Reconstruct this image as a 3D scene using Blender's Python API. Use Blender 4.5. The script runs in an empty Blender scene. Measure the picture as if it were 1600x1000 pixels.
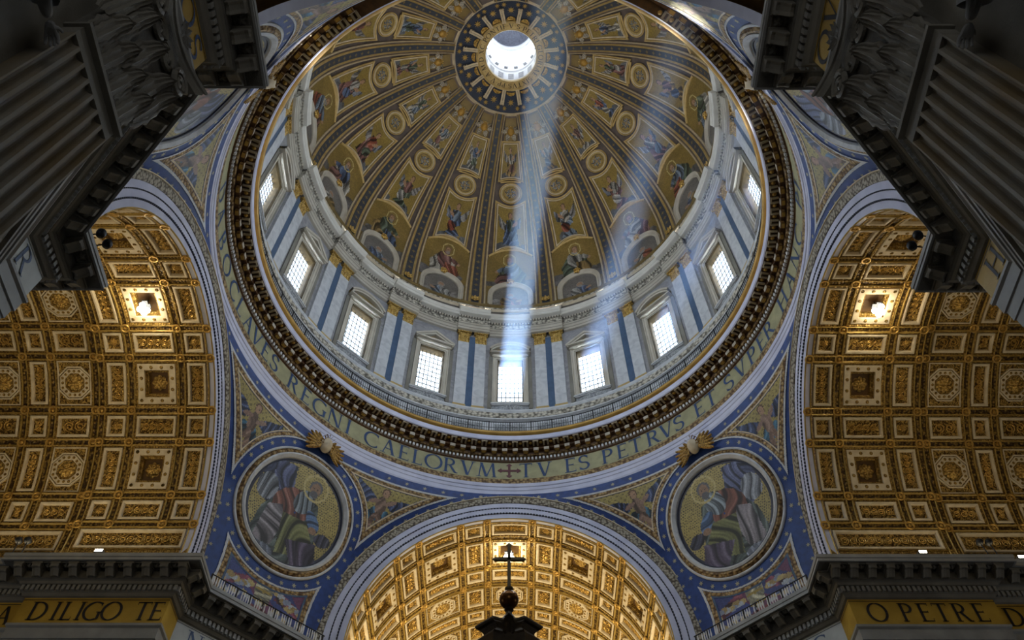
import bpy, bmesh, math, random
import numpy as np
from mathutils import Matrix, Vector

rad = math.radians
PI = math.pi
sc = bpy.context.scene
COL = sc.collection
random.seed(7)
np.random.seed(7)

# ------------------------------------------------------------------ camera, world, sun, exposure
cam_d = bpy.data.cameras.new('camera')
cam = bpy.data.objects.new('camera', cam_d)
COL.objects.link(cam)
cam_d.sensor_width = 36.0
cam_d.lens = 1300.0 / 1600.0 * 36.0
cam_d.clip_start = 0.1
cam_d.clip_end = 600.0
cam.location = (0.05, -29.28, 0.0)
cam.rotation_euler = (rad(90 + 56.37), 0, rad(-0.15))
sc.camera = cam

world = bpy.data.worlds.new('sky')
sc.world = world
world.use_nodes = True
bgn = world.node_tree.nodes['Background']
bgn.inputs[0].default_value = (0.80, 0.90, 1.0, 1)
bgn.inputs[1].default_value = 3.0

SUN_AZ, SUN_EL = rad(-3.6), rad(20.2)
SUN = Vector((math.sin(SUN_AZ) * math.cos(SUN_EL), math.cos(SUN_AZ) * math.cos(SUN_EL), math.sin(SUN_EL)))
sun_d = bpy.data.lights.new('sun', 'SUN')
sun_d.energy = 25.0
sun_d.angle = rad(1.8)
sun_d.color = (1.0, 0.95, 0.88)
sun = bpy.data.objects.new('sun', sun_d)
sun.rotation_euler = SUN.to_track_quat('Z', 'Y').to_euler()
COL.objects.link(sun)


def area_light(name, loc, aim, sx, sy, power, color, spread=180):
    d = bpy.data.lights.new(name, 'AREA')
    d.shape = 'RECTANGLE'
    d.size, d.size_y = sx, sy
    d.energy = power
    d.color = color
    d.spread = rad(spread)
    o = bpy.data.objects.new(name, d)
    o.location = loc
    o.rotation_euler = (Vector(aim) - Vector(loc)).to_track_quat('-Z', 'Y').to_euler()
    COL.objects.link(o)
    return o


# daylight that falls in through the sixteen drum windows and the lantern
for k in range(16):
    a = k * rad(22.5)
    area_light('drum_daylight', (21.5 * math.sin(a), 21.5 * math.cos(a), 65.2), (0, 0, 63.5), 2.6, 7.6, 2300, (0.84, 0.92, 1.0))
for k in range(8):
    a = k * rad(45)
    area_light('lantern_daylight', (4.3 * math.sin(a), 4.3 * math.cos(a), 111.7), (0, 0, 109.0), 1.6, 6.5, 130, (0.9, 0.95, 1.0))
# floodlights hidden on the drum cornice that wash the dome
for k in range(16):
    a = (k + .5) * rad(22.5)
    area_light('dome_flood', (19.45 * math.sin(a), 19.45 * math.cos(a), 73.7), (6.0 * math.sin(a), 6.0 * math.cos(a), 94.0), 3.0, .4, 230, (1.0, 0.90, 0.74), 130)
# fill lights added behind the viewer and at the transept ends for ambient
area_light('nave_fill', (0, -44.0, 22.0), (0, 20, 40), 14, 14, 560, (0.95, 0.95, 0.92))
area_light('transept_fill', (-43.5, 0, 18.0), (10, 0, 42), 12, 12, 300, (0.88, 0.93, 1.0))
area_light('transept_fill', (43.5, 0, 18.0), (-10, 0, 42), 12, 12, 300, (0.88, 0.93, 1.0))

sc.view_settings.view_transform = 'Standard'
sc.view_settings.look = 'None'
sc.view_settings.gamma = 1.0
sc.view_settings.use_curve_mapping = False
sc.view_settings.exposure = 0.08
sc.cycles.max_bounces = 5
sc.cycles.diffuse_bounces = 2
sc.cycles.adaptive_threshold = 0.02
sc.cycles.glossy_bounces = 3
sc.cycles.transparent_max_bounces = 64
sc.cycles.volume_bounces = 0
sc.cycles.use_denoising = True

# ------------------------------------------------------------------ materials
MT = {}


def mat(name, base, rough=0.6, metal=0.0, base2=None, scale=2.0, bump=0.0, bscale=18.0, pattern='noise', spec=0.4, lo=0.35, hi=0.65, dist=0.15):
    """procedural material: two tones mixed by a noise, voronoi, wave or checker texture, with relief"""
    m = bpy.data.materials.new(name)
    m.use_nodes = True
    nt = m.node_tree
    N, L = nt.nodes, nt.links
    b = N['Principled BSDF']
    b.inputs['Roughness'].default_value = rough
    b.inputs['Metallic'].default_value = metal
    b.inputs['Specular IOR Level'].default_value = spec
    if base2 is None:
        base2 = tuple(c * 0.78 for c in base)
    tc = N.new('ShaderNodeTexCoord')
    if pattern == 'noise':
        t = N.new('ShaderNodeTexNoise')
        t.inputs['Scale'].default_value = scale
        t.inputs['Detail'].default_value = 6
        out = t.outputs['Fac']
    elif pattern == 'voronoi':
        t = N.new('ShaderNodeTexVoronoi')
        t.feature = 'F1'
        t.inputs['Scale'].default_value = scale
        t.inputs['Randomness'].default_value = 0.75
        out = t.outputs['Distance']
    elif pattern == 'scroll':
        t = N.new('ShaderNodeTexNoise')
        t.inputs['Scale'].default_value = scale
        t.inputs['Detail'].default_value = 2
        t.inputs['Distortion'].default_value = 2.5
        out = t.outputs['Fac']
    elif pattern == 'vein':
        t = N.new('ShaderNodeTexNoise')
        t.inputs['Scale'].default_value = scale
        t.inputs['Detail'].default_value = 8
        t.inputs['Distortion'].default_value = 1.6
        out = t.outputs['Fac']
    L.new(tc.outputs['Object'], t.inputs['Vector'])
    r = N.new('ShaderNodeValToRGB')
    r.color_ramp.elements[0].position = lo
    r.color_ramp.elements[1].position = hi
    r.color_ramp.elements[0].color = (*base, 1)
    r.color_ramp.elements[1].color = (*base2, 1)
    L.new(out, r.inputs['Fac'])
    L.new(r.outputs['Color'], b.inputs['Base Color'])
    if bump > 0:
        bp = N.new('ShaderNodeBump')
        bp.inputs['Strength'].default_value = bump
        bp.inputs['Distance'].default_value = dist
        if pattern in ('voronoi', 'scroll'):
            L.new(out, bp.inputs['Height'])
            bp.invert = pattern == 'voronoi'
        else:
            n2 = N.new('ShaderNodeTexNoise')
            n2.inputs['Scale'].default_value = bscale
            n2.inputs['Detail'].default_value = 3
            L.new(tc.outputs['Object'], n2.inputs['Vector'])
            L.new(n2.outputs['Fac'], bp.inputs['Height'])
        L.new(bp.outputs['Normal'], b.inputs['Normal'])
    MT[name] = m
    return m


mat('marble_pale', (0.58, 0.60, 0.63), 0.45, base2=(0.42, 0.44, 0.48), scale=0.9, pattern='vein', lo=0.4, hi=0.72)
mat('marble_lilac', (0.60, 0.62, 0.78), 0.5, base2=(0.50, 0.52, 0.68), scale=0.8)
mat('marble_grey', (0.36, 0.36, 0.38), 0.5, base2=(0.25, 0.25, 0.27), scale=1.2, pattern='vein')
mat('stone_blue', (0.075, 0.13, 0.23), 0.4, base2=(0.055, 0.10, 0.18), scale=1.4)
mat('stucco_white', (0.56, 0.52, 0.44), 0.6, base2=(0.48, 0.44, 0.37), scale=0.8)
mat('corona_white', (0.72, 0.69, 0.63), 0.55, base2=(0.64, 0.61, 0.55), scale=0.8)
mat('painted_shade', (0.10, 0.09, 0.08), 0.7)  # shade between mouldings, put into the colour
mat('attic_dark', (0.14, 0.125, 0.115), 0.6, base2=(0.10, 0.09, 0.085), scale=1.0)
mat('stucco_cream', (0.66, 0.57, 0.42), 0.6, base2=(0.54, 0.45, 0.31), scale=2.0)
mat('egg_band', (0.60, 0.56, 0.47), 0.6, base2=(0.10, 0.09, 0.075), scale=3.2, pattern='voronoi', bump=0.6, lo=0.3, hi=0.75)  # dark tone paints the shading of the carved hollows
mat('leaf_frieze', (0.42, 0.44, 0.46), 0.6, base2=(0.17, 0.18, 0.20), scale=3.0, pattern='scroll', bump=0.6, lo=0.42, hi=0.6)
mat('gold', (0.60, 0.38, 0.10), 0.38, 0.55, base2=(0.42, 0.25, 0.06), scale=1.6, bump=0.15)
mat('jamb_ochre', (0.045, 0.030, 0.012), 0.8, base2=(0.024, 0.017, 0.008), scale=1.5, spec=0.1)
mat('gold_wing', (0.42, 0.25, 0.06), 0.4, 0.5, base2=(0.13, 0.07, 0.02), scale=4.0, pattern='scroll', bump=0.5, lo=.42, hi=.6)
mat('gold_rail', (0.46, 0.28, 0.07), 0.4, 0.4, base2=(0.34, 0.20, 0.05), scale=1.2)
mat('gold_line', (0.60, 0.45, 0.20), 0.45, 0.15, base2=(0.46, 0.33, 0.13), scale=1.5)
mat('gold_leaf', (0.80, 0.55, 0.17), 0.38, 0.35, base2=(0.28, 0.155, 0.03), scale=5.5, pattern='voronoi', bump=0.8, lo=0.2, hi=0.8)
mat('vault_ground', (0.36, 0.235, 0.06), 0.42, 0.4, base2=(0.085, 0.042, 0.009), scale=4.2, pattern='scroll', bump=0.8, lo=0.40, hi=0.60)
mat('vault_moulding', (0.43, 0.285, 0.075), 0.4, 0.45, base2=(0.15, 0.08, 0.018), scale=7.0, pattern='voronoi', bump=0.6, lo=0.25, hi=0.8)
mat('vault_relief', (0.58, 0.39, 0.11), 0.36, 0.5, base2=(0.10, 0.05, 0.012), scale=3.4, pattern='scroll', bump=1.0, lo=0.44, hi=0.58, dist=0.25)
mat('vault_leaf', (0.30, 0.19, 0.045), 0.45, 0.3, base2=(0.045, 0.022, 0.006), scale=5.2, pattern='voronoi', bump=0.9, lo=0.22, hi=0.62)
mat('vault_line', (0.46, 0.32, 0.09), 0.4, 0.35, base2=(0.34, 0.22, 0.05), scale=2.0)
mat('vault_back', (0.12, 0.06, 0.015), 0.6, base2=(0.07, 0.035, 0.01), scale=2)
mat('dome_field', (0.15, 0.118, 0.105), 0.6, base2=(0.10, 0.082, 0.08), scale=1.6)
mat('dome_ochre', (0.24, 0.17, 0.06), 0.5, 0.1, base2=(0.16, 0.11, 0.04), scale=1.2)
mat('rib_blue', (0.040, 0.052, 0.080), 0.5, base2=(0.055, 0.060, 0.070), scale=1.1)
mat('oculus_blue', (0.022, 0.035, 0.075), 0.5, base2=(0.018, 0.028, 0.055), scale=1.2)
mat('band_blue', (0.022, 0.062, 0.25), 0.5, base2=(0.014, 0.04, 0.17), scale=2.2)
mat('star_gold', (0.62, 0.43, 0.14), 0.4, 0.3)
mat('star_dim', (0.27, 0.20, 0.08), 0.5, 0.2)
mat('star_pale', (0.40, 0.38, 0.27), 0.5)
mat('frieze_mosaic', (0.40, 0.38, 0.22), 0.5, base2=(0.31, 0.30, 0.18), scale=1.3, bump=0.2, bscale=30)
mat('letter_blue', (0.035, 0.075, 0.19), 0.5)
mat('letter_dark', (0.012, 0.012, 0.02), 0.5)
mat('cross_purple', (0.14, 0.05, 0.06), 0.5)
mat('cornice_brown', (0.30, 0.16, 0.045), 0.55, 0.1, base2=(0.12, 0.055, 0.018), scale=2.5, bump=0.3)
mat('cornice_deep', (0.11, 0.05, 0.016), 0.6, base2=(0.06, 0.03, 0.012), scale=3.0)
mat('modillion_white', (0.55, 0.50, 0.42), 0.55)
mat('modillion_tan', (0.36, 0.29, 0.19), 0.55)
mat('modillion_gold', (0.42, 0.25, 0.05), 0.45, 0.3)
mat('ornament_brown', (0.40, 0.28, 0.13), 0.5, 0.2, base2=(0.10, 0.055, 0.025), scale=4.0, pattern='voronoi', bump=0.6, lo=0.3, hi=0.7)
mat('ornament_lattice', (0.40, 0.36, 0.28), 0.55, base2=(0.09, 0.07, 0.05), scale=4.6, pattern='voronoi', bump=0.6, lo=0.35, hi=0.65)
mat('bead_dark', (0.03, 0.035, 0.06), 0.6)
mat('gold_ground', (0.36, 0.29, 0.10), 0.45, 0.2)
mat('pier_stone', (0.235, 0.225, 0.195), 0.6, base2=(0.165, 0.155, 0.135), scale=0.7, bump=0.15)
mat('pier_flute', (0.25, 0.235, 0.20), 0.55, base2=(0.215, 0.16, 0.085), scale=0.45)
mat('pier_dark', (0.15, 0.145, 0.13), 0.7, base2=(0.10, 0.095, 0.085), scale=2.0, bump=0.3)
mat('cornice_grey', (0.34, 0.345, 0.34), 0.55, base2=(0.26, 0.265, 0.26), scale=0.9)
mat('frieze_yellow', (0.52, 0.33, 0.045), 0.5, base2=(0.40, 0.25, 0.03), scale=0.8, bump=0.1)
mat('frieze_pale', (0.52, 0.54, 0.52), 0.5, base2=(0.44, 0.46, 0.45), scale=1.5)
mat('bronze', (0.060, 0.040, 0.020), 0.4, 0.6, base2=(0.035, 0.022, 0.012), scale=3)
mat('bronze_ball', (0.20, 0.085, 0.022), 0.28, 0.8)
mat('cross_gilt_lit', (0.20, 0.155, 0.075), 0.5, 0.2)  # paler tone: light on the cross is put into the colour
mat('iron', (0.02, 0.022, 0.028), 0.5, 0.3)
mat('floor_marble', (0.40, 0.37, 0.33), 0.35, base2=(0.28, 0.26, 0.24), scale=0.5)
mat('white_stone', (0.72, 0.73, 0.76), 0.5, base2=(0.62, 0.63, 0.67), scale=1.0)
mat('cherub_wing', (0.55, 0.52, 0.46), 0.55, base2=(0.18, 0.165, 0.14), scale=3.4, pattern='scroll', lo=.42, hi=.6)
mat('statue_stone', (0.30, 0.305, 0.31), 0.6, base2=(0.20, 0.205, 0.21), scale=1.2)


def emit(name, color, strength):
    m = bpy.data.materials.new(name)
    m.use_nodes = True
    N = m.node_tree.nodes
    N.remove(N['Principled BSDF'])
    e = N.new('ShaderNodeEmission')
    e.inputs[0].default_value = (*color, 1)
    e.inputs[1].default_value = strength
    m.node_tree.links.new(e.outputs[0], N['Material Output'].inputs[0])
    MT[name] = m


emit('bulb', (1.0, 0.93, 0.74), 30.0)

# window glass: thin, clear, a little dusty
m = bpy.data.materials.new('window_glass')
m.use_nodes = True
N_, L_ = m.node_tree.nodes, m.node_tree.links
tr = N_.new('ShaderNodeBsdfTransparent')
tr.inputs[0].default_value = (0.93, 0.97, 1.0, 1)
mx = N_.new('ShaderNodeMixShader')
mx.inputs[0].default_value = 0.10
L_.new(tr.outputs[0], mx.inputs[1])
N_['Principled BSDF'].inputs['Base Color'].default_value = (0.7, 0.75, 0.8, 1)
N_['Principled BSDF'].inputs['Roughness'].default_value = 0.3
L_.new(N_['Principled BSDF'].outputs[0], mx.inputs[2])
L_.new(mx.outputs[0], N_['Material Output'].inputs[0])
MT['window_glass'] = m

# glass mosaic: the colour of every tessera is stored on its face
m = bpy.data.materials.new('mosaic')
m.use_nodes = True
N_, L_ = m.node_tree.nodes, m.node_tree.links
at_ = N_.new('ShaderNodeAttribute')
at_.attribute_name = 'col'
nz = N_.new('ShaderNodeTexNoise')
nz.inputs['Scale'].default_value = 9.0
mp = N_.new('ShaderNodeMapRange')
mp.inputs['To Min'].default_value = 0.72
mp.inputs['To Max'].default_value = 1.28
ml = N_.new('ShaderNodeVectorMath')
ml.operation = 'SCALE'
tc_ = N_.new('ShaderNodeTexCoord')
L_.new(tc_.outputs['Object'], nz.inputs['Vector'])
L_.new(nz.outputs['Fac'], mp.inputs['Value'])
L_.new(at_.outputs['Color'], ml.inputs[0])
L_.new(mp.outputs[0], ml.inputs['Scale'])
L_.new(ml.outputs[0], N_['Principled BSDF'].inputs['Base Color'])
N_['Principled BSDF'].inputs['Roughness'].default_value = 0.5
MT['mosaic'] = m

# ------------------------------------------------------------------ mesh helpers


class MB:
    def __init__(self):
        self.V, self.F, self.C = [], [], []
        self.n = 0

    def add(self, V, F, col=None):
        V = np.asarray(V, float).reshape(-1, 3)
        self.V.append(V)
        self.F += [tuple(int(i) + self.n for i in f) for f in F]
        if col is not None:
            self.C.append(np.asarray(col, float).reshape(-1, 3))
        self.n += len(V)
        return self

    def grid(self, P, close_u=False, close_v=False):
        P = np.asarray(P, float)
        a, b = P.shape[:2]
        idx = np.arange(a * b).reshape(a, b)
        if close_u:
            idx = np.vstack([idx, idx[:1]])
        if close_v:
            idx = np.hstack([idx, idx[:, :1]])
        F = np.stack([idx[:-1, :-1], idx[1:, :-1], idx[1:, 1:], idx[:-1, 1:]], -1).reshape(-1, 4)
        return self.add(P.reshape(-1, 3), F.tolist())

    def box(self, c, s, M=None):
        c = np.array(c, float)
        s = np.array(s, float) / 2
        V = np.array([[x, y, z] for x in (-1, 1) for y in (-1, 1) for z in (-1, 1)]) * s + c
        if M is not None:
            V = V @ np.array(M.to_3x3()).T + np.array(M.translation)
        return self.add(V, [(0, 1, 3, 2), (4, 6, 7, 5), (0, 4, 5, 1), (2, 3, 7, 6), (0, 2, 6, 4), (1, 5, 7, 3)])

    def tube(self, pts, r, n=6, cap=True):
        pts = np.asarray(pts, float)
        r = np.broadcast_to(np.asarray(r, float), (len(pts),))
        T = np.gradient(pts, axis=0)
        T /= np.linalg.norm(T, axis=1)[:, None] + 1e-9
        up = np.array([0, 0, 1.0]) if abs(T[0][2]) < 0.9 else np.array([1.0, 0, 0])
        P = []
        for p, t, rr in zip(pts, T, r):
            u = np.cross(t, up)
            u /= np.linalg.norm(u) + 1e-9
            v = np.cross(t, u)
            P.append([p + rr * (math.cos(q) * u + math.sin(q) * v) for q in np.linspace(0, 2 * PI, n, endpoint=False)])
        n0 = self.n
        self.grid(np.array(P), close_v=True)
        if cap:
            self.F.append(tuple(n0 + i for i in range(n)))
            self.F.append(tuple(n0 + (len(pts) - 1) * n + i for i in range(n))[::-1])
        return self

    def lathe(self, prof, n=24, c=(0, 0)):
        a = np.linspace(0, 2 * PI, n, endpoint=False)
        pr = np.array(prof, float)
        P = np.stack([pr[None, :, 0] * np.cos(a)[:, None] + c[0], pr[None, :, 0] * np.sin(a)[:, None] + c[1],
                      np.broadcast_to(pr[None, :, 1], (n, len(pr)))], -1)
        return self.grid(P, close_u=True)

    def mesh(self, name, smooth=False):
        me = bpy.data.meshes.new(name)
        V = np.vstack(self.V) if self.V else np.zeros((0, 3))
        me.from_pydata(V.tolist(), [], self.F)
        if self.C:
            at = me.attributes.new('col', 'FLOAT_COLOR', 'FACE')
            c = np.vstack(self.C)
            c = np.hstack([np.clip(c, 0, 1), np.ones((len(c), 1))]).astype(np.float32)
            at.data.foreach_set('color', c.ravel())
        if smooth:
            me.polygons.foreach_set('use_smooth', [True] * len(me.polygons))
        me.update()
        return me


def put(name, me, material, parent=None, M=None, label=None, cat=None, group=None, kind=None, smooth=False):
    if isinstance(me, MB):
        me = me.mesh(name, smooth)
    if me is not None and material and len(me.materials) == 0:
        me.materials.append(MT[material])
    o = bpy.data.objects.new(name, me)
    COL.objects.link(o)
    if parent is not None:
        o.parent = parent
    if M is not None:
        o.matrix_local = M
    for key, v in (('label', label), ('category', cat), ('group', group), ('kind', kind)):
        if v:
            o[key] = v
    return o


def empty(name, M=None, **kw):
    return put(name, None, None, None, M, **kw)


def structure(name, me, material, label=None, M=None, smooth=False):
    return put(name, me, material, None, M, label, None, None, 'structure', smooth)


def rotz(a_deg):
    """turn a piece built towards +y by a_deg to the right"""
    return Matrix.Rotation(-rad(a_deg), 4, 'Z')


def ring(prof, n=192, a0=-180.0, a1=180.0):
    """sweep an (r, z) profile round the dome axis"""
    full = abs(a1 - a0) >= 360
    a = np.radians(np.linspace(a0, a1, n, endpoint=not full))
    pr = np.array(prof, float)
    P = np.stack([np.sin(a)[:, None] * pr[None, :, 0], np.cos(a)[:, None] * pr[None, :, 0],
                  np.broadcast_to(pr[None, :, 1], (len(a), len(pr)))], -1)
    return MB().grid(P, close_u=full)


def offsets2d(pts, closed):
    p = np.asarray(pts, float)
    if closed:
        d0 = p - np.roll(p, 1, 0)
        d1 = np.roll(p, -1, 0) - p
    else:
        d = np.diff(p, axis=0)
        d0 = np.vstack([d[:1], d])
        d1 = np.vstack([d, d[-1:]])
    d0 = d0 / (np.linalg.norm(d0, axis=1)[:, None] + 1e-9)
    d1 = d1 / (np.linalg.norm(d1, axis=1)[:, None] + 1e-9)
    n0 = np.stack([d0[:, 1], -d0[:, 0]], 1)
    n1 = np.stack([d1[:, 1], -d1[:, 0]], 1)
    n = n0 + n1
    ln = np.linalg.norm(n, axis=1)[:, None] + 1e-9
    n = n / ln
    c = np.clip((n * n0).sum(1), 0.35, 1)[:, None]
    return n / c


def band(chart, pts, prof, closed=False, mb=None):
    """sweep a small profile [(offset to the right, height)] along a 2-d path drawn on a curved chart"""
    p = np.asarray(pts, float)
    nn = offsets2d(p, closed)
    cols = []
    for off, h in prof:
        q = p + nn * off
        cols.append(chart(q[:, 0], q[:, 1], h))
    P = np.stack(cols, 1)
    mb = mb or MB()
    mb.grid(P, close_u=closed)
    return mb


def dense(pts, step, closed=False):
    p = [np.array(q, float) for q in pts]
    if closed:
        p = p + [p[0]]
    out = []
    for a, b in zip(p[:-1], p[1:]):
        n = max(1, int(np.linalg.norm(b - a) / step))
        out += [a + (b - a) * i / n for i in range(n)]
    if not closed:
        out.append(p[-1])
    return np.array(out)


def circle(cx, cy, r, n=64, a0=0, a1=360):
    full = abs(a1 - a0) >= 360
    a = np.radians(np.linspace(a0, a1, n, endpoint=not full))
    return np.stack([cx + r * np.cos(a), cy + r * np.sin(a)], 1)


def star2d(cx, cy, r, n=8, inner=0.42, rot=0.0):
    a = np.linspace(0, 2 * PI, 2 * n, endpoint=False) + PI / 2 + rot
    rr = np.where(np.arange(2 * n) % 2 == 0, r, r * inner)
    return np.stack([cx + rr * np.cos(a), cy + rr * np.sin(a)], 1)


def add_star(mb, chart, cx, cy, r, h, n=8, inner=0.42):
    s = star2d(cx, cy, r, n, inner)
    V = chart(np.r_[s[:, 0], cx], np.r_[s[:, 1], cy], h)
    k = len(s)
    mb.add(V, [(i, (i + 1) % k, k) for i in range(k)])


# ------------------------------------------------------------------ lettering (Roman capitals drawn as strokes)
def pstroke(pts, thin=0.05, thick=0.13):
    p = np.array(pts, float)
    t = np.gradient(p, axis=0)
    t /= np.linalg.norm(t, axis=1)[:, None] + 1e-9
    w = (thin + (thick - thin) * np.abs(t[:, 1]))[:, None] / 2
    n = np.stack([-t[:, 1], t[:, 0]], 1)
    a, b = p + n * w, p - n * w
    return [[a[i], a[i + 1], b[i + 1], b[i]] for i in range(len(p) - 1)]


def arc2(cx, cy, rx, ry, a0, a1, n=14):
    a = np.radians(np.linspace(a0, a1, n))
    return np.stack([cx + rx * np.cos(a), cy + ry * np.sin(a)], 1)


def rect(x0, y0, x1, y1):
    return [[(x0, y0), (x1, y0), (x1, y1), (x0, y1)]]


def diag(x0, y0, x1, y1, w):
    return [[(x0 - w / 2, y0), (x0 + w / 2, y0), (x1 + w / 2, y1), (x1 - w / 2, y1)]]


def stem(x, y0=0.0, y1=1.0, w=0.13):
    return rect(x - w / 2, y0, x + w / 2, y1) + rect(x - .14, y0, x + .14, y0 + .04) + rect(x - .14, y1 - .04, x + .14, y1)


def serif(x, y):
    return rect(x - .13, y, x + .13, y + .04)


def bar(x0, x1, y, h=.055):
    return rect(x0, y - h / 2, x1, y + h / 2)


GL = {
    'I': (.30, stem(.15)),
    'E': (.62, stem(.15) + bar(.15, .56, .972) + bar(.15, .48, .52) + bar(.15, .60, .028) + rect(.53, .85, .56, 1) + rect(.46, .44, .48, .60) + rect(.57, 0, .60, .17)),
    'F': (.56, stem(.15) + bar(.15, .55, .972) + bar(.15, .47, .50) + rect(.52, .85, .55, 1)),
    'L': (.58, stem(.15) + bar(.15, .57, .028) + rect(.54, 0, .57, .18)),
    'T': (.70, stem(.35) + bar(.02, .68, .972) + rect(.02, .84, .05, 1) + rect(.65, .84, .68, 1)),
    'H': (.86, stem(.15) + stem(.71) + bar(.15, .71, .5)),
    'D': (.84, stem(.15) + pstroke(np.vstack([[(.15, .975)], arc2(.32, .5, .44, .475, 88, -88), [(.15, .025)]]))),
    'P': (.62, stem(.15) + pstroke(np.vstack([[(.15, .975)], arc2(.30, .73, .26, .245, 88, -88), [(.15, .485)]]))),
    'B': (.66, stem(.15) + pstroke(np.vstack([[(.15, .975)], arc2(.30, .755, .22, .22, 88, -88), [(.15, .535)]])) + pstroke(np.vstack([[(.15, .535)], arc2(.32, .28, .27, .255, 88, -88), [(.15, .025)]]))),
    'R': (.74, stem(.15) + pstroke(np.vstack([[(.15, .975)], arc2(.30, .74, .25, .235, 88, -88), [(.15, .505)]])) + diag(.66, 0, .36, .5, .14) + bar(.58, .78, .025, .05)),
    'O': (.94, pstroke(arc2(.47, .5, .42, .49, 0, 360, 33))),
    'C': (.82, pstroke(arc2(.48, .5, .43, .49, 48, 312, 24)) + rect(.74, .76, .77, .96) + rect(.74, .06, .77, .22)),
    'G': (.90, pstroke(arc2(.48, .5, .43, .49, 48, 300, 24)) + rect(.70, .04, .83, .44) + bar(.62, .90, .44, .04) + rect(.74, .76, .77, .96)),
    'S': (.58, pstroke(np.vstack([arc2(.29, .745, .22, .235, 28, 262, 16), arc2(.29, .265, .24, .245, 88, -150, 16)]), .06, .12) + rect(.47, .78, .50, .96) + rect(.05, .05, .08, .24)),
    'V': (.86, diag(.15, 1, .43, 0, .14) + diag(.71, 1, .45, 0, .06) + serif(.15, .96) + serif(.71, .96)),
    'A': (.86, diag(.15, 0, .41, 1, .06) + diag(.71, 0, .43, 1, .14) + serif(.15, 0) + serif(.71, 0) + bar(.27, .60, .36)),
    'X': (.80, diag(.66, 0, .14, 1, .14) + diag(.14, 0, .66, 1, .06) + serif(.14, 0) + serif(.66, 0) + serif(.14, .96) + serif(.66, .96)),
    'N': (.90, stem(.14, w=.06) + stem(.76, w=.06) + diag(.72, 0, .16, 1, .15)),
    'M': (1.04, diag(.12, 0, .22, 1, .06) + diag(.92, 0, .82, 1, .13) + diag(.50, .02, .22, 1, .14) + diag(.52, .02, .82, 1, .06) + serif(.12, 0) + serif(.92, 0)),
    '.': (.25, rect(.08, .46, .18, .56)),
}


def glyph(ch, fn, mb=None):
    """fn maps (x measured from the letter's middle, y 0..1) arrays to points"""
    w, qs = GL[ch]
    mb = mb or MB()
    Q = np.array([[list(p) for p in q] for q in qs], float)
    V = fn(Q[:, :, 0].ravel() - w / 2, Q[:, :, 1].ravel())
    mb.add(V, [(4 * i, 4 * i + 1, 4 * i + 2, 4 * i + 3) for i in range(len(Q))])
    return mb


# ------------------------------------------------------------------ mosaic pictures, laid tessera by tessera
SKIN = (0.36, 0.22, 0.14)
PAL = [(0.07, 0.11, 0.21), (0.22, 0.06, 0.035), (0.28, 0.28, 0.27), (0.07, 0.10, 0.07), (0.24, 0.16, 0.06), (0.16, 0.075, 0.07), (0.14, 0.19, 0.26), (0.36, 0.35, 0.32)]


def fold(X, Y, ang, freq, amp, ph):
    q = X * math.cos(ang) + Y * math.sin(ang)
    r = -X * math.sin(ang) + Y * math.cos(ang)
    return 1 + amp * np.sin(freq * q + 1.7 * np.sin(2.3 * r + ph) + ph)


def drape(x, y, ang, freq, rng):
    """hanging-cloth light and dark: warped waves of several sizes"""
    q = x * math.cos(ang) + y * math.sin(ang)
    r = -x * math.sin(ang) + y * math.cos(ang)
    p = rng.uniform(0, 6.3, 6)
    q = q + .17 * np.sin(3.1 * r + p[0]) + .10 * np.sin(5.7 * r + 4 * q + p[1])
    v = .62 * np.sin(freq * q + p[2]) + .34 * np.sin(freq * 2.1 * q + 2.2 * r + p[3]) + .22 * np.sin(5 * r + p[4]) + .18 * np.sin(freq * 3.7 * q - 4 * r + p[5])
    return v


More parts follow.
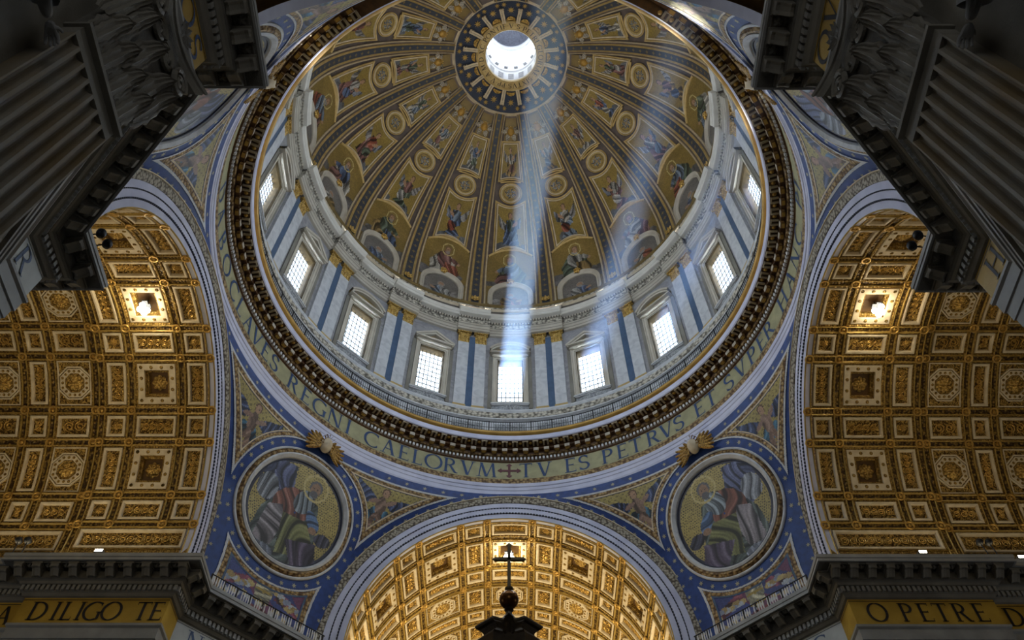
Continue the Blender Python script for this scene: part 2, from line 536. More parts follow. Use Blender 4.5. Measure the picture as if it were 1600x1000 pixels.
class Paint:
    def __init__(self, X, Y, ground, rng):
        self.X, self.Y, self.rng = X, Y, rng
        self.c = np.tile(np.array(ground, float), (len(X), 1))
        self.c *= (1 + .13 * drape(X, Y, .9, 4, rng))[:, None]

    fine = 1.35

    def mix(self, m, col, folds=0.0, freq=14.0):
        col = np.tile(np.array(col, float), (m.sum(), 1))
        if folds:
            ang = self.rng.uniform(-0.8, 0.8)
            x, y = self.X[m], self.Y[m]
            v = drape(x, y, ang, freq * self.fine, self.rng)
            col = col * np.clip(.72 + folds * 2.6 * v, .10, 2.6)[:, None]
            hl = np.clip((v - .45) * 1.6, 0, 1)[:, None] * folds * 1.1
            col = col * (1 - hl) + hl * (np.array([.36, .36, .36]) * .5 + col * .9)
        self.c[m] = col
        return self

    def ell(self, cx, cy, rx, ry, rot, col, folds=0.0, freq=14.0):
        dx, dy = self.X - cx, self.Y - cy
        u = dx * math.cos(rot) + dy * math.sin(rot)
        v = -dx * math.sin(rot) + dy * math.cos(rot)
        return self.mix((u / rx) ** 2 + (v / ry) ** 2 < 1, col, folds, freq)

    def poly(self, pts, col, folds=0.0, freq=14.0):
        p = np.array(pts, float)
        inside = np.zeros(len(self.X), bool)
        j = len(p) - 1
        for i in range(len(p)):
            c = (p[i, 1] > self.Y) != (p[j, 1] > self.Y)
            xx = (p[j, 0] - p[i, 0]) * (self.Y - p[i, 1]) / (p[j, 1] - p[i, 1] + 1e-12) + p[i, 0]
            inside ^= c & (self.X < xx)
            j = i
        return self.mix(inside, col, folds, freq)

    def ring(self, cx, cy, r, w, col):
        d = np.hypot(self.X - cx, self.Y - cy)
        return self.mix(abs(d - r) < w, col)

    def clouds(self, y0, col, n=9):
        for _ in range(n):
            x = self.rng.uniform(-1.1, 1.1)
            f = self.rng.uniform(0.7, 1.25)
            self.ell(x, y0 + self.rng.uniform(-0.35, 0.12) - 0.1 * (1 - abs(x)), self.rng.uniform(.18, .42), self.rng.uniform(.12, .24), 0, tuple(c * f for c in col), 0.12, 7)
        return self

    def head(self, cx, cy, r, halo=True, beard=(0.2, 0.18, 0.16), hair=None):
        if halo:
            self.ring(cx, cy + r * .2, r * 1.9, r * .16, (0.48, 0.40, 0.18))
        hair = hair or beard
        self.ell(cx, cy + r * .25, r * 1.05, r * 1.05, 0, hair)
        self.ell(cx, cy, r * .78, r, 0, SKIN)
        self.ell(cx - r * .3, cy + r * .15, r * .14, r * .10, 0, (0.07, 0.05, 0.04))
        self.ell(cx + r * .3, cy + r * .15, r * .14, r * .10, 0, (0.07, 0.05, 0.04))
        if beard:
            self.ell(cx, cy - r * .75, r * .62, r * .55, 0, beard)
        return self


def figure(kind, seed, X, Y):
    rng = np.random.RandomState(seed)
    pal = [PAL[i] for i in rng.permutation(len(PAL))]
    f = 1 if rng.rand() < .5 else -1
    if kind == 'seated':
        P = Paint(X, Y, (0.21, 0.145, 0.04), rng)
        P.clouds(-0.70, (0.15, 0.145, 0.15), 16)
        P.poly([(-.62 * f, -.75), (-.70 * f, -.15), (-.35 * f, .32), (.12 * f, .42), (.42 * f, .1), (.62 * f, -.35), (.45 * f, -.85), (-.1 * f, -.95)], pal[0], .35, 13)
        P.ell(-.05 * f, .08, .34, .40, .2 * f, pal[1], .35, 12)
        P.poly([(.0, -.05), (.55 * f, -.15), (.72 * f, -.55), (.35 * f, -.80), (-.05 * f, -.55)], pal[2], .35, 15)
        P.ell(.42 * f, .10, .25, .10, -.5 * f, pal[1], .2)
        P.ell(.62 * f, -.02, .07, .07, 0, SKIN)
        P.ell(.18 * f, -.86, .10, .06, 0, SKIN)
        P.head(.05 * f, .56, .145, True, (0.24, 0.22, 0.20) if rng.rand() < .6 else None, (0.16, 0.10, 0.06))
    elif kind == 'panel':
        X, Y = X * .86, Y * .92
        P = Paint(X, Y, (0.25, 0.18, 0.045), rng)
        P.clouds(-0.80, (0.15, 0.165, 0.19), 11)
        P.poly([(-.30 * f, .2), (-.85 * f, .62), (-.70 * f, .05), (-.3 * f, -.15)], (0.24, 0.24, 0.25), .3, 16)
        P.poly([(.25 * f, .2), (.72 * f, .52), (.62 * f, .0), (.25 * f, -.15)], (0.16, 0.18, 0.23), .3, 16)
        P.poly([(-.28, .36), (.28, .36), (.42, -.25), (.52 * f, -.80), (0, -.92), (-.50 * f, -.75), (-.38, -.2)], pal[0], .4, 13)
        P.ell(.02, .12, .27, .30, .3 * f, pal[1], .35, 12)
        P.ell(.15 * f, -.42, .30, .22, .6 * f, pal[2], .35, 12)
        P.ell(.30 * f, .18, .22, .08, .6 * f, SKIN)
        P.head(-.02 * f, .56, .155, False, None, (0.11, 0.07, 0.04))
    elif kind == 'lunette':
        P = Paint(X, Y, (0.16, 0.15, 0.14), rng)
        P.clouds(-0.5, (0.24, 0.23, 0.22), 10)
        P.ell(0, -.55, .52, .55, 0, pal[0], .35, 11)
        P.ell(-.25 * f, -.45, .28, .42, .3, pal[1], .35, 11)
        P.ell(.45 * f, -.35, .20, .10, .6 * f, SKIN)
        P.head(.0, .18, .20, False, (0.30, 0.28, 0.26), (0.3, 0.28, 0.25))
    elif kind == 'medallion':
        P = Paint(X, Y, (0.30, 0.21, 0.06), rng)
        P.ring(0, 0, .92, .05, (0.42, 0.33, 0.14))
        P.ring(0, 0, .75, .045, (0.15, 0.10, 0.04))
        for i in range(4):
            a = i * PI / 2 + PI / 4
            P.ell(.36 * math.cos(a), .36 * math.sin(a), .30, .11, a + PI / 2 + .3, (0.26, 0.28, 0.30), .3, 20)
            P.ell(.52 * math.cos(a + .5), .52 * math.sin(a + .5), .16, .07, a, (0.05, 0.06, 0.08))
        P.ell(0, 0, .22, .22, 0, (0.10, 0.12, 0.16))
        P.ell(0, 0, .13, .13, 0, (0.34, 0.24, 0.11))
    elif kind == 'roundel':
        f = 1 if seed % 2 == 0 else -1
        P = Paint(X, Y, (0.36, 0.29, 0.10), rng)
        P.fine = 2.5
        k = 21.0
        gx = X * k
        gy = Y * k
        row = np.floor(gy / 1.0)
        dx = (gx + 0.5 * (row % 2)) % 1.0 - .5
        dy = gy % 1.0 - .5
        P.mix((dx * dx + dy * dy) < .055, (0.10, 0.085, 0.05))
        P.mix(np.hypot(X, Y) > .955, (0.05, 0.05, 0.08))
        # the companion behind the shoulder
        P.ell(-.52 * f, .30, .34, .48, .35 * f, (0.10, 0.12, 0.24), .3, 10)
        P.poly([(-.80 * f, .15), (-.62 * f, .78), (-.30 * f, .84), (-.22 * f, .50), (-.50 * f, .20)], (0.13, 0.15, 0.30), .35, 14)
        P.ell(-.70 * f, .18, .22, .26, 0, (0.34, 0.37, 0.44), .3, 12)
        # seated robed figure
        P.clouds(-.86, (0.17, 0.21, 0.33), 10)
        P.poly([(-.75 * f, -.95), (-.66 * f, -.20), (-.30 * f, .35), (.05 * f, .52), (.40 * f, .34), (.52 * f, -.05), (.60 * f, -.45), (.50 * f, -1)], (0.10, 0.13, 0.12), .35, 10)
        P.ell(-.10 * f, .10, .42, .34, .5 * f, (0.20, 0.075, 0.05), .3, 10)
        P.ell(.10 * f, .28, .20, .26, -.4 * f, (0.30, 0.36, 0.42), .35, 14)
        P.poly([(-.62 * f, -.85), (-.55 * f, -.10), (-.28 * f, .02), (-.14 * f, -.30), (-.22 * f, -.80)], (0.30, 0.27, 0.30), .35, 9)
        P.poly([(-.22 * f, -.10), (.30 * f, -.05), (.56 * f, -.40), (.35 * f, -.75), (-.10 * f, -.88)], (0.23, 0.24, 0.09), .35, 8)
        P.poly([(.0, -.55), (.62 * f, -.35), (.74 * f, -.72), (.30 * f, -.98)], (0.13, 0.10, 0.17), .3, 9)
        P.ell(.40 * f, .02, .22, .12, -.8 * f, (0.11, 0.20, 0.40), .3)
        P.ell(.46 * f, -.14, .09, .07, 0, SKIN)
        P.ell(.72 * f, -.22, .18, .13, .3, (0.06, 0.06, 0.10), .3)
        P.ell(-.35 * f, -.92, .24, .10, 0, (0.28, 0.32, 0.42), .2)
        P.head(.22 * f, .62, .135, True, (0.13, 0.13, 0.14), (0.15, 0.15, 0.16))
    elif kind == 'putto':
        P = Paint(X, Y, (0.33, 0.27, 0.09), rng)
        P.mix((np.sin(34 * X) * np.sin(34 * Y)) > .55, (0.16, 0.13, 0.05))
        P.poly([(-.08, .12), (-.50, .40), (-1.0, .62), (-.85, .2), (-.45, -.02)], (0.035, 0.055, 0.14), .4, 20)
        P.poly([(.08, .12), (.50, .30), (1.0, .34), (.80, -.02), (.42, -.10)], (0.035, 0.055, 0.14), .4, 20)
        P.poly([(-.18, -.05), (-.42, -.35), (-.30, -.62), (.10, -.45), (.40, -.55), (.30, -.1)], (0.04, 0.13, 0.22), .4, 13)
        P.ell(0, .0, .17, .30, .15 * f, (0.26, 0.17, 0.13), .2, 10)
        P.ell(.10 * f, -.48, .09, .30, .2 * f, (0.25, 0.16, 0.12), .2)
        P.ell(-.12 * f, -.52, .09, .32, -.25 * f, (0.22, 0.14, 0.11), .2)
        P.ell(.26 * f, .16, .20, .07, .5 * f, (0.26, 0.17, 0.13))
        P.ell(-.25 * f, .10, .19, .07, .4 * f, (0.24, 0.15, 0.12))
        P.head(.03, .40, .13, False, None, (0.10, 0.055, 0.03))
    elif kind == 'arms':
        P = Paint(X, Y, (0.035, 0.05, 0.19), rng)
        P.mix(fold(X, Y, .4, 9, .5, 1) > 1.25, (0.13, 0.04, 0.10))
        for s in (-1, 1):
            P.poly([(s * .98, -.85), (s * .84, -.85), (s * .72, .35), (s * .84, .42)], (0.30, 0.17, 0.05), .3, 20)
            P.ell(s * .78, .42, .12, .14, 0, (0.26, 0.07, 0.03))
            P.poly([(s * .18, -.05), (s * .62, -.22), (s * .66, -.02), (s * .20, .22)], (0.20, 0.05, 0.09), .3, 9)
            for q in range(9):
                x = s * (.22 + .052 * q)
                P.ell(x, .08 - .25 * abs(x) + rng.uniform(-.09, .09), .06, .075, rng.rand() * 3, [(0.42, 0.33, 0.14), (0.38, 0.42, 0.48), (0.30, 0.22, 0.09), (0.22, 0.26, 0.36)][q % 4])
                P.ell(x, -.24 - .25 * abs(x) + rng.uniform(-.09, .09), .05, .07, rng.rand() * 3, [(0.36, 0.40, 0.46), (0.42, 0.34, 0.16), (0.12, 0.16, 0.3)][q % 3])
            P.ell(s * .45, -.82, .22, .10, .3 * s, (0.40, 0.37, 0.26), .3)
        P.ell(0, .05, .14, .42, 0, (0.38, 0.37, 0.27), .3, 22)
        for q in range(3):
            P.ell(0, -.22 + .24 * q, .16 - .025 * q, .035, 0, (0.30, 0.22, 0.05))
        P.ell(0, -.55, .22, .20, 0, (0.19, 0.04, 0.05), .2)
        P.ell(0, -.80, .30, .10, 0, (0.32, 0.30, 0.26), .3)
    elif kind == 'sky':
        P = Paint(X, Y, (0.18, 0.19, 0.24), rng)
        P.clouds(.1, (0.22, 0.22, 0.24), 14)
    if kind == 'roundel':
        P.c *= np.where(P.c[:, :1] / (P.c[:, 2:] + 1e-3) > 2.6, 1.0, .72)
    P.c *= rng.uniform(.82, 1.18, (len(X), 1))
    return P.c


def mosaic_trap(chart, hw, f0, f1, nx, ny, kind, seed, h=0.02):
    """mosaic on x in -1..1, t in 0..1: hw(t) half width, f0(x)/f1(x) lower and upper edge on the chart"""
    x = np.linspace(-1, 1, nx + 1)
    t = np.linspace(0, 1, ny + 1)
    Xg, Tg = np.meshgrid(x, t, indexing='ij')
    Vv = f0(Xg) + (f1(Xg) - f0(Xg)) * Tg
    P = chart((Xg * hw(Tg)).ravel(), Vv.ravel(), h).reshape(nx + 1, ny + 1, 3)
    mb = MB().grid(P)
    xc = (x[:-1] + x[1:]) / 2
    tcn = (t[:-1] + t[1:]) / 2
    Xc, Tc = np.meshgrid(xc, tcn, indexing='ij')
    mb.C = [figure(kind, seed, Xc.ravel(), (Tc * 2 - 1).ravel())]
    return mb


def mosaic_disc(chart, cx, cy, r, n, kind, seed, h=0.02, rings=None):
    nr, na = n, int(n * 3.4)
    rr = np.linspace(0.02, 1, nr + 1)
    aa = np.linspace(0, 2 * PI, na, endpoint=False)
    Rg, Ag = np.meshgrid(rr, aa, indexing='ij')
    P = chart((cx + r * Rg * np.cos(Ag)).ravel(), (cy + r * Rg * np.sin(Ag)).ravel(), h).reshape(nr + 1, na, 3)
    mb = MB().grid(P, close_v=True)
    rc = (rr[:-1] + rr[1:]) / 2
    ac = aa + (aa[1] - aa[0]) / 2
    Rc, Ac = np.meshgrid(rc, ac, indexing='ij')
    mb.C = [figure(kind, seed, (Rc * np.cos(Ac)).ravel(), (Rc * np.sin(Ac)).ravel())]
    return mb


def mosaic_mask(chart, u0, u1, v0, v1, step, mask, centre, size, kind, seed, h=0.02, rot=0.0):
    nu, nv = int((u1 - u0) / step), int((v1 - v0) / step)
    u = np.linspace(u0, u1, nu + 1)
    v = np.linspace(v0, v1, nv + 1)
    Uc, Vc = np.meshgrid((u[:-1] + u[1:]) / 2, (v[:-1] + v[1:]) / 2, indexing='ij')
    keep = mask(Uc, Vc).ravel()
    idx = np.arange((nu + 1) * (nv + 1)).reshape(nu + 1, nv + 1)
    F = np.stack([idx[:-1, :-1], idx[1:, :-1], idx[1:, 1:], idx[:-1, 1:]], -1).reshape(-1, 4)[keep]
    used = np.unique(F)
    remap = np.full((nu + 1) * (nv + 1), -1)
    remap[used] = np.arange(len(used))
    Ug, Vg = np.meshgrid(u, v, indexing='ij')
    V = chart(Ug.ravel()[used], Vg.ravel()[used], h)
    dx = (Uc.ravel()[keep] - centre[0]) / size[0]
    dy = (Vc.ravel()[keep] - centre[1]) / size[1]
    X = dx * math.cos(rot) + dy * math.sin(rot)
    Y = -dx * math.sin(rot) + dy * math.cos(rot)
    return MB().add(V, remap[F].tolist(), figure(kind, seed, X, Y))


ORD = ['', 'first', 'second', 'third', 'fourth', 'fifth', 'sixth', 'seventh', 'eighth']


def where(k, noun):
    """says which of the sixteen repeats of a noun it is, counted from the bright middle"""
    if k == 0:
        return 'central ' + noun
    return '%s %s %s of centre' % (ORD[abs(k)], noun, 'left' if k < 0 else 'right')

# ================================================================== THE SETTING
S, ZA, RI, RO = 19.9, 34.6, 11.2, 13.3     # arch plane, arch centre height, arch radii

# floor, outer walls of the four arms and an unseen roof slab added against sky light
fl = MB().grid(np.array([[[x, y, -1.6] for y in np.linspace(-46, 46, 5)] for x in np.linspace(-46, 46, 5)]))
structure('floor', fl, 'floor_marble', 'pale marble floor of the crossing')
for nm, p in (('wall_left', [(-46, -46), (-46, 46)]), ('wall_right', [(46, -46), (46, 46)]), ('wall_far', [(-46, 46), (46, 46)]), ('wall_near', [(-46, -46), (46, -46)])):
    structure(nm, MB().grid(np.array([[[x, y, z] for z in (-1.6, 50.4)] for x, y in p])), 'pier_stone', 'plain stone end wall of a church arm')
aa = np.linspace(0, 2 * PI, 128, endpoint=False)
sq = 46 / np.maximum(abs(np.cos(aa)), abs(np.sin(aa)))
structure('ceiling_sky_block', MB().grid(np.stack([np.stack([r * np.sin(aa), r * np.cos(aa), 0 * aa + 50.4], 1) for r in (20.16, 24, sq)], 0), close_v=True), 'pier_dark', 'unseen roof slab added to block sky light over the church arms')

# ---------------------------------------------------------------- drum wall with sixteen window openings
WH, WZ0, WZ1 = 1.22, 60.2, 66.6
mb = MB()
aw = math.degrees(math.asin(WH / 20.0))
angs = [-11.25, -8, -5, -aw, 0, aw, 5, 8, 11.25]
zs = [54.4, 57, WZ0, 64, WZ1, 69, 71.5, 74.0]
for k in range(16):
    for i in range(len(angs) - 1):
        for j in range(len(zs) - 1):
            if angs[i] >= -aw - 1e-6 and angs[i + 1] <= aw + 1e-6 and zs[j] >= WZ0 and zs[j + 1] <= WZ1:
                continue
            q = []
            for a, z in ((angs[i], zs[j]), (angs[i + 1], zs[j]), (angs[i + 1], zs[j + 1]), (angs[i], zs[j + 1])):
                t = rad(a + 22.5 * k)
                q.append((20.0 * math.sin(t), 20.0 * math.cos(t), z))
            mb.add(q, [(0, 1, 2, 3)])
wall_drum = structure('wall_drum', mb, 'marble_grey', 'grey marble drum wall pierced by sixteen windows')


def plane_chart(y0):
    return lambda u, v, h: np.stack([u, 0 * u + y0 - h, v], -1)


def rect_path(hx, z0, z1, step=5):
    return dense([(-hx, z0), (-hx, z1), (hx, z1), (hx, z0)], step, True)


pc20 = plane_chart(20.0)
W = {}
W['jamb'] = MB()
for s in (-1, 1):
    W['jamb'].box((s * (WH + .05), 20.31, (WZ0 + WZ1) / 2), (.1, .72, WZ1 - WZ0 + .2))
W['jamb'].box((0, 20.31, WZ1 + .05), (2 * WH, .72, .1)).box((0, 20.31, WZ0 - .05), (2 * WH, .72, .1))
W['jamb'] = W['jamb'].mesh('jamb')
W['frame'] = band(pc20, rect_path(WH, WZ0, WZ1), [(0, -.3), (0, .12), (-.14, .12), (-.16, .22), (-.36, .22), (-.42, .34), (-.5, .34), (-.5, -.1)], True).mesh('frame')
W['gilt'] = band(pc20, rect_path(WH - .02, WZ0, WZ1), [(.06, -.35), (.06, -.05), (0, .13), (-.05, .13)], True).mesh('gilt_fillet')
W['pane'] = MB().grid(np.array([[[x, 20.62, z] for z in (WZ0, WZ1)] for x in (-WH, WH)])).mesh('pane')
g = MB()
for i in range(1, 6):
    g.box((-WH + 2 * WH * i / 6, 20.56, (WZ0 + WZ1) / 2), (.07, .06, WZ1 - WZ0))
for i in range(1, 9):
    g.box((0, 20.56, WZ0 + (WZ1 - WZ0) * i / 9), (2 * WH, .05, .06))
W['grille'] = g.mesh('grille')
W['strip'] = MB().box((1.93, 19.9, 63.1), (.36, .3, 8.0)).mesh('side_strip')
ap = MB()
xs = np.linspace(-1.7, 1.7, 13)
ap.grid(np.array([[[x, 19.78 - .1 * math.cos(x * 1.8), 59.62 - t * (.85 - .3 * (abs(x) / 1.7) ** 3)] for t in np.linspace(0, 1, 5)] for x in xs]))
W['apron'] = ap.mesh('apron')
W['sill'] = MB().box((0, 19.82, 59.68), (3.6, .44, .16)).box((0, 19.86, 59.56), (3.4, .36, .12)).mesh('sill')
en = MB()
for z, d, hw, hh in ((67.02, .5, 1.78, .14), (67.2, .42, 1.70, .22), (67.38, .75, 2.0, .16)):
    en.box((0, 20.0 - d / 2, z), (2 * hw, d, hh))
W['lintel'] = en.mesh('lintel')
tri = np.array([(-2.05, 67.46), (0, 68.75), (2.05, 67.46)])
seg = np.array([(2.05 * math.sin(t) / math.sin(rad(52)), 66.30 + 2.60 * math.cos(t)) for t in np.linspace(-rad(52), rad(52), 15)])
for nm, pth in (('ped_tri', tri), ('ped_seg', seg)):
    W[nm] = band(pc20, pth, [(.32, .3), (.32, .62), (.18, .66), (.14, .78), (0, .85), (0, .1)]).mesh('pediment')
    pts = np.vstack([pth, [(2.05, 67.44), (-2.05, 67.44)]])
    V = pc20(pts[:, 0], pts[:, 1], 0.30)
    W[nm + '_t'] = MB().add(V, [tuple(range(len(V)))]).mesh('tympanum')
    xx = np.linspace(-.8, .8, 9)
    W[nm + '_o'] = MB().grid(np.array([[pc20(np.array([x]), np.array([67.55 + t * (.62 - .45 * abs(x))]), .33 + .12 * math.sin(PI * t))[0] for t in np.linspace(0, 1, 4)] for x in xx])).mesh('tympanum_ornament')

for k in range(-8, 8):
    n = k % 16 + 1
    w = empty('window_%d' % n, rotz(22.5 * k), kind='structure', label='square-paned window with gilded frame, ' + where(k, 'drum window'))
    ped = 'ped_seg' if k % 2 == 0 else 'ped_tri'
    if abs(k) > 5:
        ped = None
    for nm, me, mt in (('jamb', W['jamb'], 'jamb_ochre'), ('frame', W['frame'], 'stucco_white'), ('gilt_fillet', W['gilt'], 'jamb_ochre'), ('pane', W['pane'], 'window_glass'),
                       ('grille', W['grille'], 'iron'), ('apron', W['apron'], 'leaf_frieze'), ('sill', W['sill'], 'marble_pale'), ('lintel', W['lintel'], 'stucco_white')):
        put(nm, me, mt, w)
    put('side_strip', W['strip'], 'pier_stone', w)
    put('side_strip', W['strip'], 'pier_stone', w, Matrix.Scale(-1, 4, (1, 0, 0)))
    if ped:
        p = put('pediment', W[ped], 'stucco_white', w)
        put('tympanum', W[ped + '_t'], 'dome_ochre', p)
        put('tympanum_ornament', W[ped + '_o'], 'leaf_frieze', p)

# ---------------------------------------------------------------- pilasters of the drum


def leaf_grid(w, h, curl, n=7, m=5, lobes=3.0):
    """an upright acanthus leaf: x across, y outwards, z up, its tip curling forward"""
    P = []
    for i in range(n + 1):
        t = i / n
        half = w / 2 * (math.sin(PI * (0.18 + 0.80 * t)) ** 0.6) * (1 - .10 * math.cos(lobes * 2 * PI * t))
        if t > .92:
            half *= .55
        row = []
        for j in range(-m, m + 1):
            x = half * j / m
            y = .12 * h * math.sin(PI * t * .6) + curl * max(0, t - .62) ** 1.5 * 4 + .10 * w * math.cos(j / m * PI) * (1 - t * .5) + .035 * w * math.cos(j / m * PI * 5)
            z = h * t - curl * 1.6 * max(0, t - .80) ** 2 * 8
            row.append((x, y, z))
        P.append(row)
    return np.array(P)


def small_capital():
    mb = MB()
    # bell
    for z0, z1, w0, w1 in ((0, 1.5, .52, .62),):
        mb.grid(np.array([[[sx * (w0 + (w1 - w0) * t), -.05 - .12 * t, z0 + (z1 - z0) * t] for t in (0, .5, 1)] for sx in (-1, -.5, 0, .5, 1)]))
    for row, (z, hh, cnt) in enumerate(((0.02, .75, 4), (.45, .85, 3))):
        for i in range(cnt):
            x = (i - (cnt - 1) / 2) * (1.12 / cnt)
            P = leaf_grid(.36, hh, .16, 5, 3)
            P[..., 1] = -.08 - P[..., 1]
            mb.grid(P + np.array([x, -.04 * row, z]))
    for s in (-1, 1):
        t = np.linspace(0, 2.6 * PI, 16)
        r = .20 * (1 - t / (2.9 * PI))
        mb.tube(np.stack([s * (.46 + r * np.cos(t)), -.30 + 0 * t, 1.25 + r * np.sin(t)], 1), .065, 5)
    mb.box((0, -.15, 1.60), (1.45, .42, .16))
    return mb.mesh('capital')


SHAFT = MB().box((0, -.12, 63.95), (1.10, .28, 9.9)).mesh('shaft')
PBASE = MB().box((0, -.17, 58.72), (1.22, .42, .40)).box((0, -.16, 58.97), (1.17, .38, .12)).mesh('base')
CAP = small_capital()
BLUE = MB().box((0, 20.0 - .10, 64.3), (.66, .22, 11.4)).mesh('blue_strip')
STRIPG = 'pale marble pilasters of the drum'
for k in range(-6, 6):
    a0 = 22.5 * k + 11.25
    put('inlay_strip', BLUE, 'stone_blue', wall_drum, rotz(a0))
    for s in (-1, 1):
        M0 = rotz(a0 + s * 2.52) @ Matrix.Translation((0, 20.0, 0))
        left = k < 0
        idx = -k if left else k + 1
        inner = (s == 1) == left
        pr = empty('pilaster', M0 @ Matrix.Translation((0, 0, 58.5)), cat='pilaster', group=STRIPG,
                   label='pale pilaster with gilded capital, %s of %s pair %s of the central window' % ('inner' if inner else 'outer', ORD[idx], 'left' if left else 'right'))
        D = Matrix.Translation((0, 0, -58.5))
        put('shaft', SHAFT, 'marble_pale', pr, D)
        put('base', PBASE, 'gold_line', pr, D)
        put('capital', CAP, 'gold_leaf', pr, Matrix.Translation((0, -.12, 10.4)))

# ---------------------------------------------------------------- drum plinth, gallery, entablature and attic


def ring_steps(prof, step=0.45, half=6.3):
    a, off = [], []
    for k in range(16):
        for b, o in ((-11.25, 1), (-9, 1), (-half, 1), (-half + .02, 0), (-3, 0), (0, 0), (3, 0), (half - .02, 0), (half, 1), (9, 1)):
            a.append(rad(22.5 * k + b))
            off.append(o * step)
    a, off = np.array(a), np.array(off)
    pr = np.array(prof, float)
    R = pr[None, :, 0] - off[:, None]
    P = np.stack([np.sin(a)[:, None] * R, np.cos(a)[:, None] * R, np.broadcast_to(pr[None, :, 1], R.shape)], -1)
    return MB().grid(P, close_u=True)


tn = [0]


def trim(mb, material, label, M=None, smooth=False):
    tn[0] += 1
    return structure('trim_%d' % tn[0], mb, material, label, M, smooth)


trim(ring([(20.0, 58.75), (19.55, 58.65), (19.45, 58.35), (19.6, 58.1)]), 'marble_pale', 'pale marble ledge under the drum pilasters')
trim(ring([(19.6, 58.1), (19.45, 58.05), (19.4, 57.35), (19.55, 57.25)]), 'egg_band', 'carved band round the foot of the drum')
trim(ring([(19.55, 57.25), (19.35, 57.2), (19.3, 57.0), (19.6, 56.85), (19.6, 54.5), (18.45, 54.42)]), 'marble_pale', 'pale marble gallery wall and floor behind the railing')
gr = empty('gallery_railing', Matrix.Translation((0, 0, 54.45)), cat='railing', label='thin iron railing round the gallery at the foot of the drum')
TG = Matrix.Translation((0, 0, -54.45))
for z_, w_ in ((54.62, .03), (55.25, .025), (55.95, .045)):
    q_ = np.radians(np.linspace(-165, 165, 180))
    put('rail', MB().tube(np.stack([18.78 * np.sin(q_), 18.78 * np.cos(q_), 0 * q_ + z_], 1), w_, 4), 'iron', gr, TG)
gpost = MB().box((0, 18.78, 55.2), (.09, .09, 1.6)).mesh('post')
for i in range(-26, 27):
    put('post', gpost, 'iron', gr, TG @ rotz(i * 5.625))
gb = MB()
for i in range(-234, 235):
    gb.box((0, 18.78, 55.28), (.035, .035, 1.3), rotz(i * .625))
put('bars', gb, 'iron', gr, TG, kind='stuff')
# carved panels of the gallery parapet
pm = band(lambda u, v, h: np.stack([u, 19.58 - h - u * u / 40, v], -1), dense([(-1.5, 55.3), (-1.5, 56.6), (1.5, 56.6), (1.5, 55.3)], .8, True), [(0, 0), (0, .08), (.1, .08), (.12, 0)], True).mesh('panel_frame')
pr_ = MB().grid(np.array([[[x, 19.5 - x * x / 40 + .05 * math.cos(5 * x), z] for z in (55.4, 55.9, 56.5)] for x in np.linspace(-1.35, 1.35, 15)])).mesh('carved_panel')
for k in range(-6, 7):
    for d in (0, 11.25):
        if d and k == 6:
            continue
        t_ = put('panel_frame', pm, 'marble_pale', wall_drum, rotz(22.5 * k + d))
        put('carved_panel', pr_, 'leaf_frieze', t_)

trim(ring_steps([(20.0, 70.6), (19.75, 70.62), (19.72, 70.9), (19.66, 70.95), (19.62, 71.25), (19.5, 71.32), (19.5, 71.5)]), 'stucco_white', 'stepped architrave over the drum pilasters')
trim(ring_steps([(19.55, 71.5), (19.52, 72.28)]), 'egg_band', 'carved frieze over the drum pilasters')
ent = trim(ring_steps([(19.52, 72.26), (19.50, 72.58), (19.42, 72.60)]), 'painted_shade', 'recess coloured as shade, with small blocks under the drum cornice')  # dark colour stands for the shade behind the blocks
db = MB()
for i in range(16 * 26):
    a_ = 360 / 416 * (i + .5)
    rel = (a_ + 11.25) % 22.5 - 11.25
    rr_ = 19.46 - (.45 if abs(rel) > 6.3 else 0)
    db.box((0, rr_, 72.42), (.17, .16, .26), rotz(a_))
put('dentil_row', db, 'stucco_white', ent, kind='stuff')
for z_, r_ in ((70.93, 19.70), (71.29, 19.60), (71.52, 19.50)):
    trim(ring_steps([(r_ - .015, z_ - .035), (r_ - .015, z_ + .035)]), 'painted_shade', 'thin line coloured as shade in the drum architrave')  # painted lines of shade between the fasciae
trim(ring_steps([(19.45, 72.58), (19.05, 72.62), (18.98, 72.70), (18.98, 72.92), (18.92, 72.96), (18.8, 73.22), (18.8, 73.3), (19.9, 73.42)]), 'corona_white', 'white projecting cornice that breaks forward over the drum pilasters')
trim(ring_steps([(19.9, 73.4), (19.72, 73.5), (19.72, 74.9), (19.6, 75.0)], .25), 'attic_dark', 'low grey attic wall under the dome')
trim(ring([(19.62, 74.95), (19.5, 75.1), (19.5, 75.35), (19.66, 75.4)]), 'stucco_cream', 'gilded attic moulding under the dome')
trim(ring([(19.66, 75.4), (19.66, 75.85)]), 'egg_band', 'carved attic band under the dome')
trim(ring([(19.66, 75.85), (19.5, 75.95), (19.48, 76.2), (19.75, 76.4), (20.22, 76.85)]), 'dome_ochre', 'ochre ledge at the foot of the dome ribs')
# short posts of the attic
post = MB().box((0, 19.55, 74.25), (.5, .4, 1.5)).box((0, 19.5, 75.05), (.7, .5, .18)).mesh('attic_post')
for k in range(-6, 7):
    for d in (-4.2, 4.2):
        put('attic_post', post, 'stucco_white', wall_drum, rotz(22.5 * k + 11.25 + d))

# ---------------------------------------------------------------- the dome
DC, DR, DZ = -3.9, 24.1, 79.0


def Lm(deg):
    return DR * rad(deg)


def dome(s, l, h):
    s, l = np.asarray(s, float), np.asarray(l, float)
    f = np.maximum(l, 0) / DR
    r = DC + DR * np.cos(f)
    a = s / r
    rr = r - h * np.cos(f)
    z = DZ + DR * np.sin(f) + np.minimum(l, 0) - h * np.sin(f)
    return np.stack([rr * np.sin(a), rr * np.cos(a), z], -1)


def rad_at(l):
    return DC + DR * np.cos(np.maximum(l, 0) / DR)


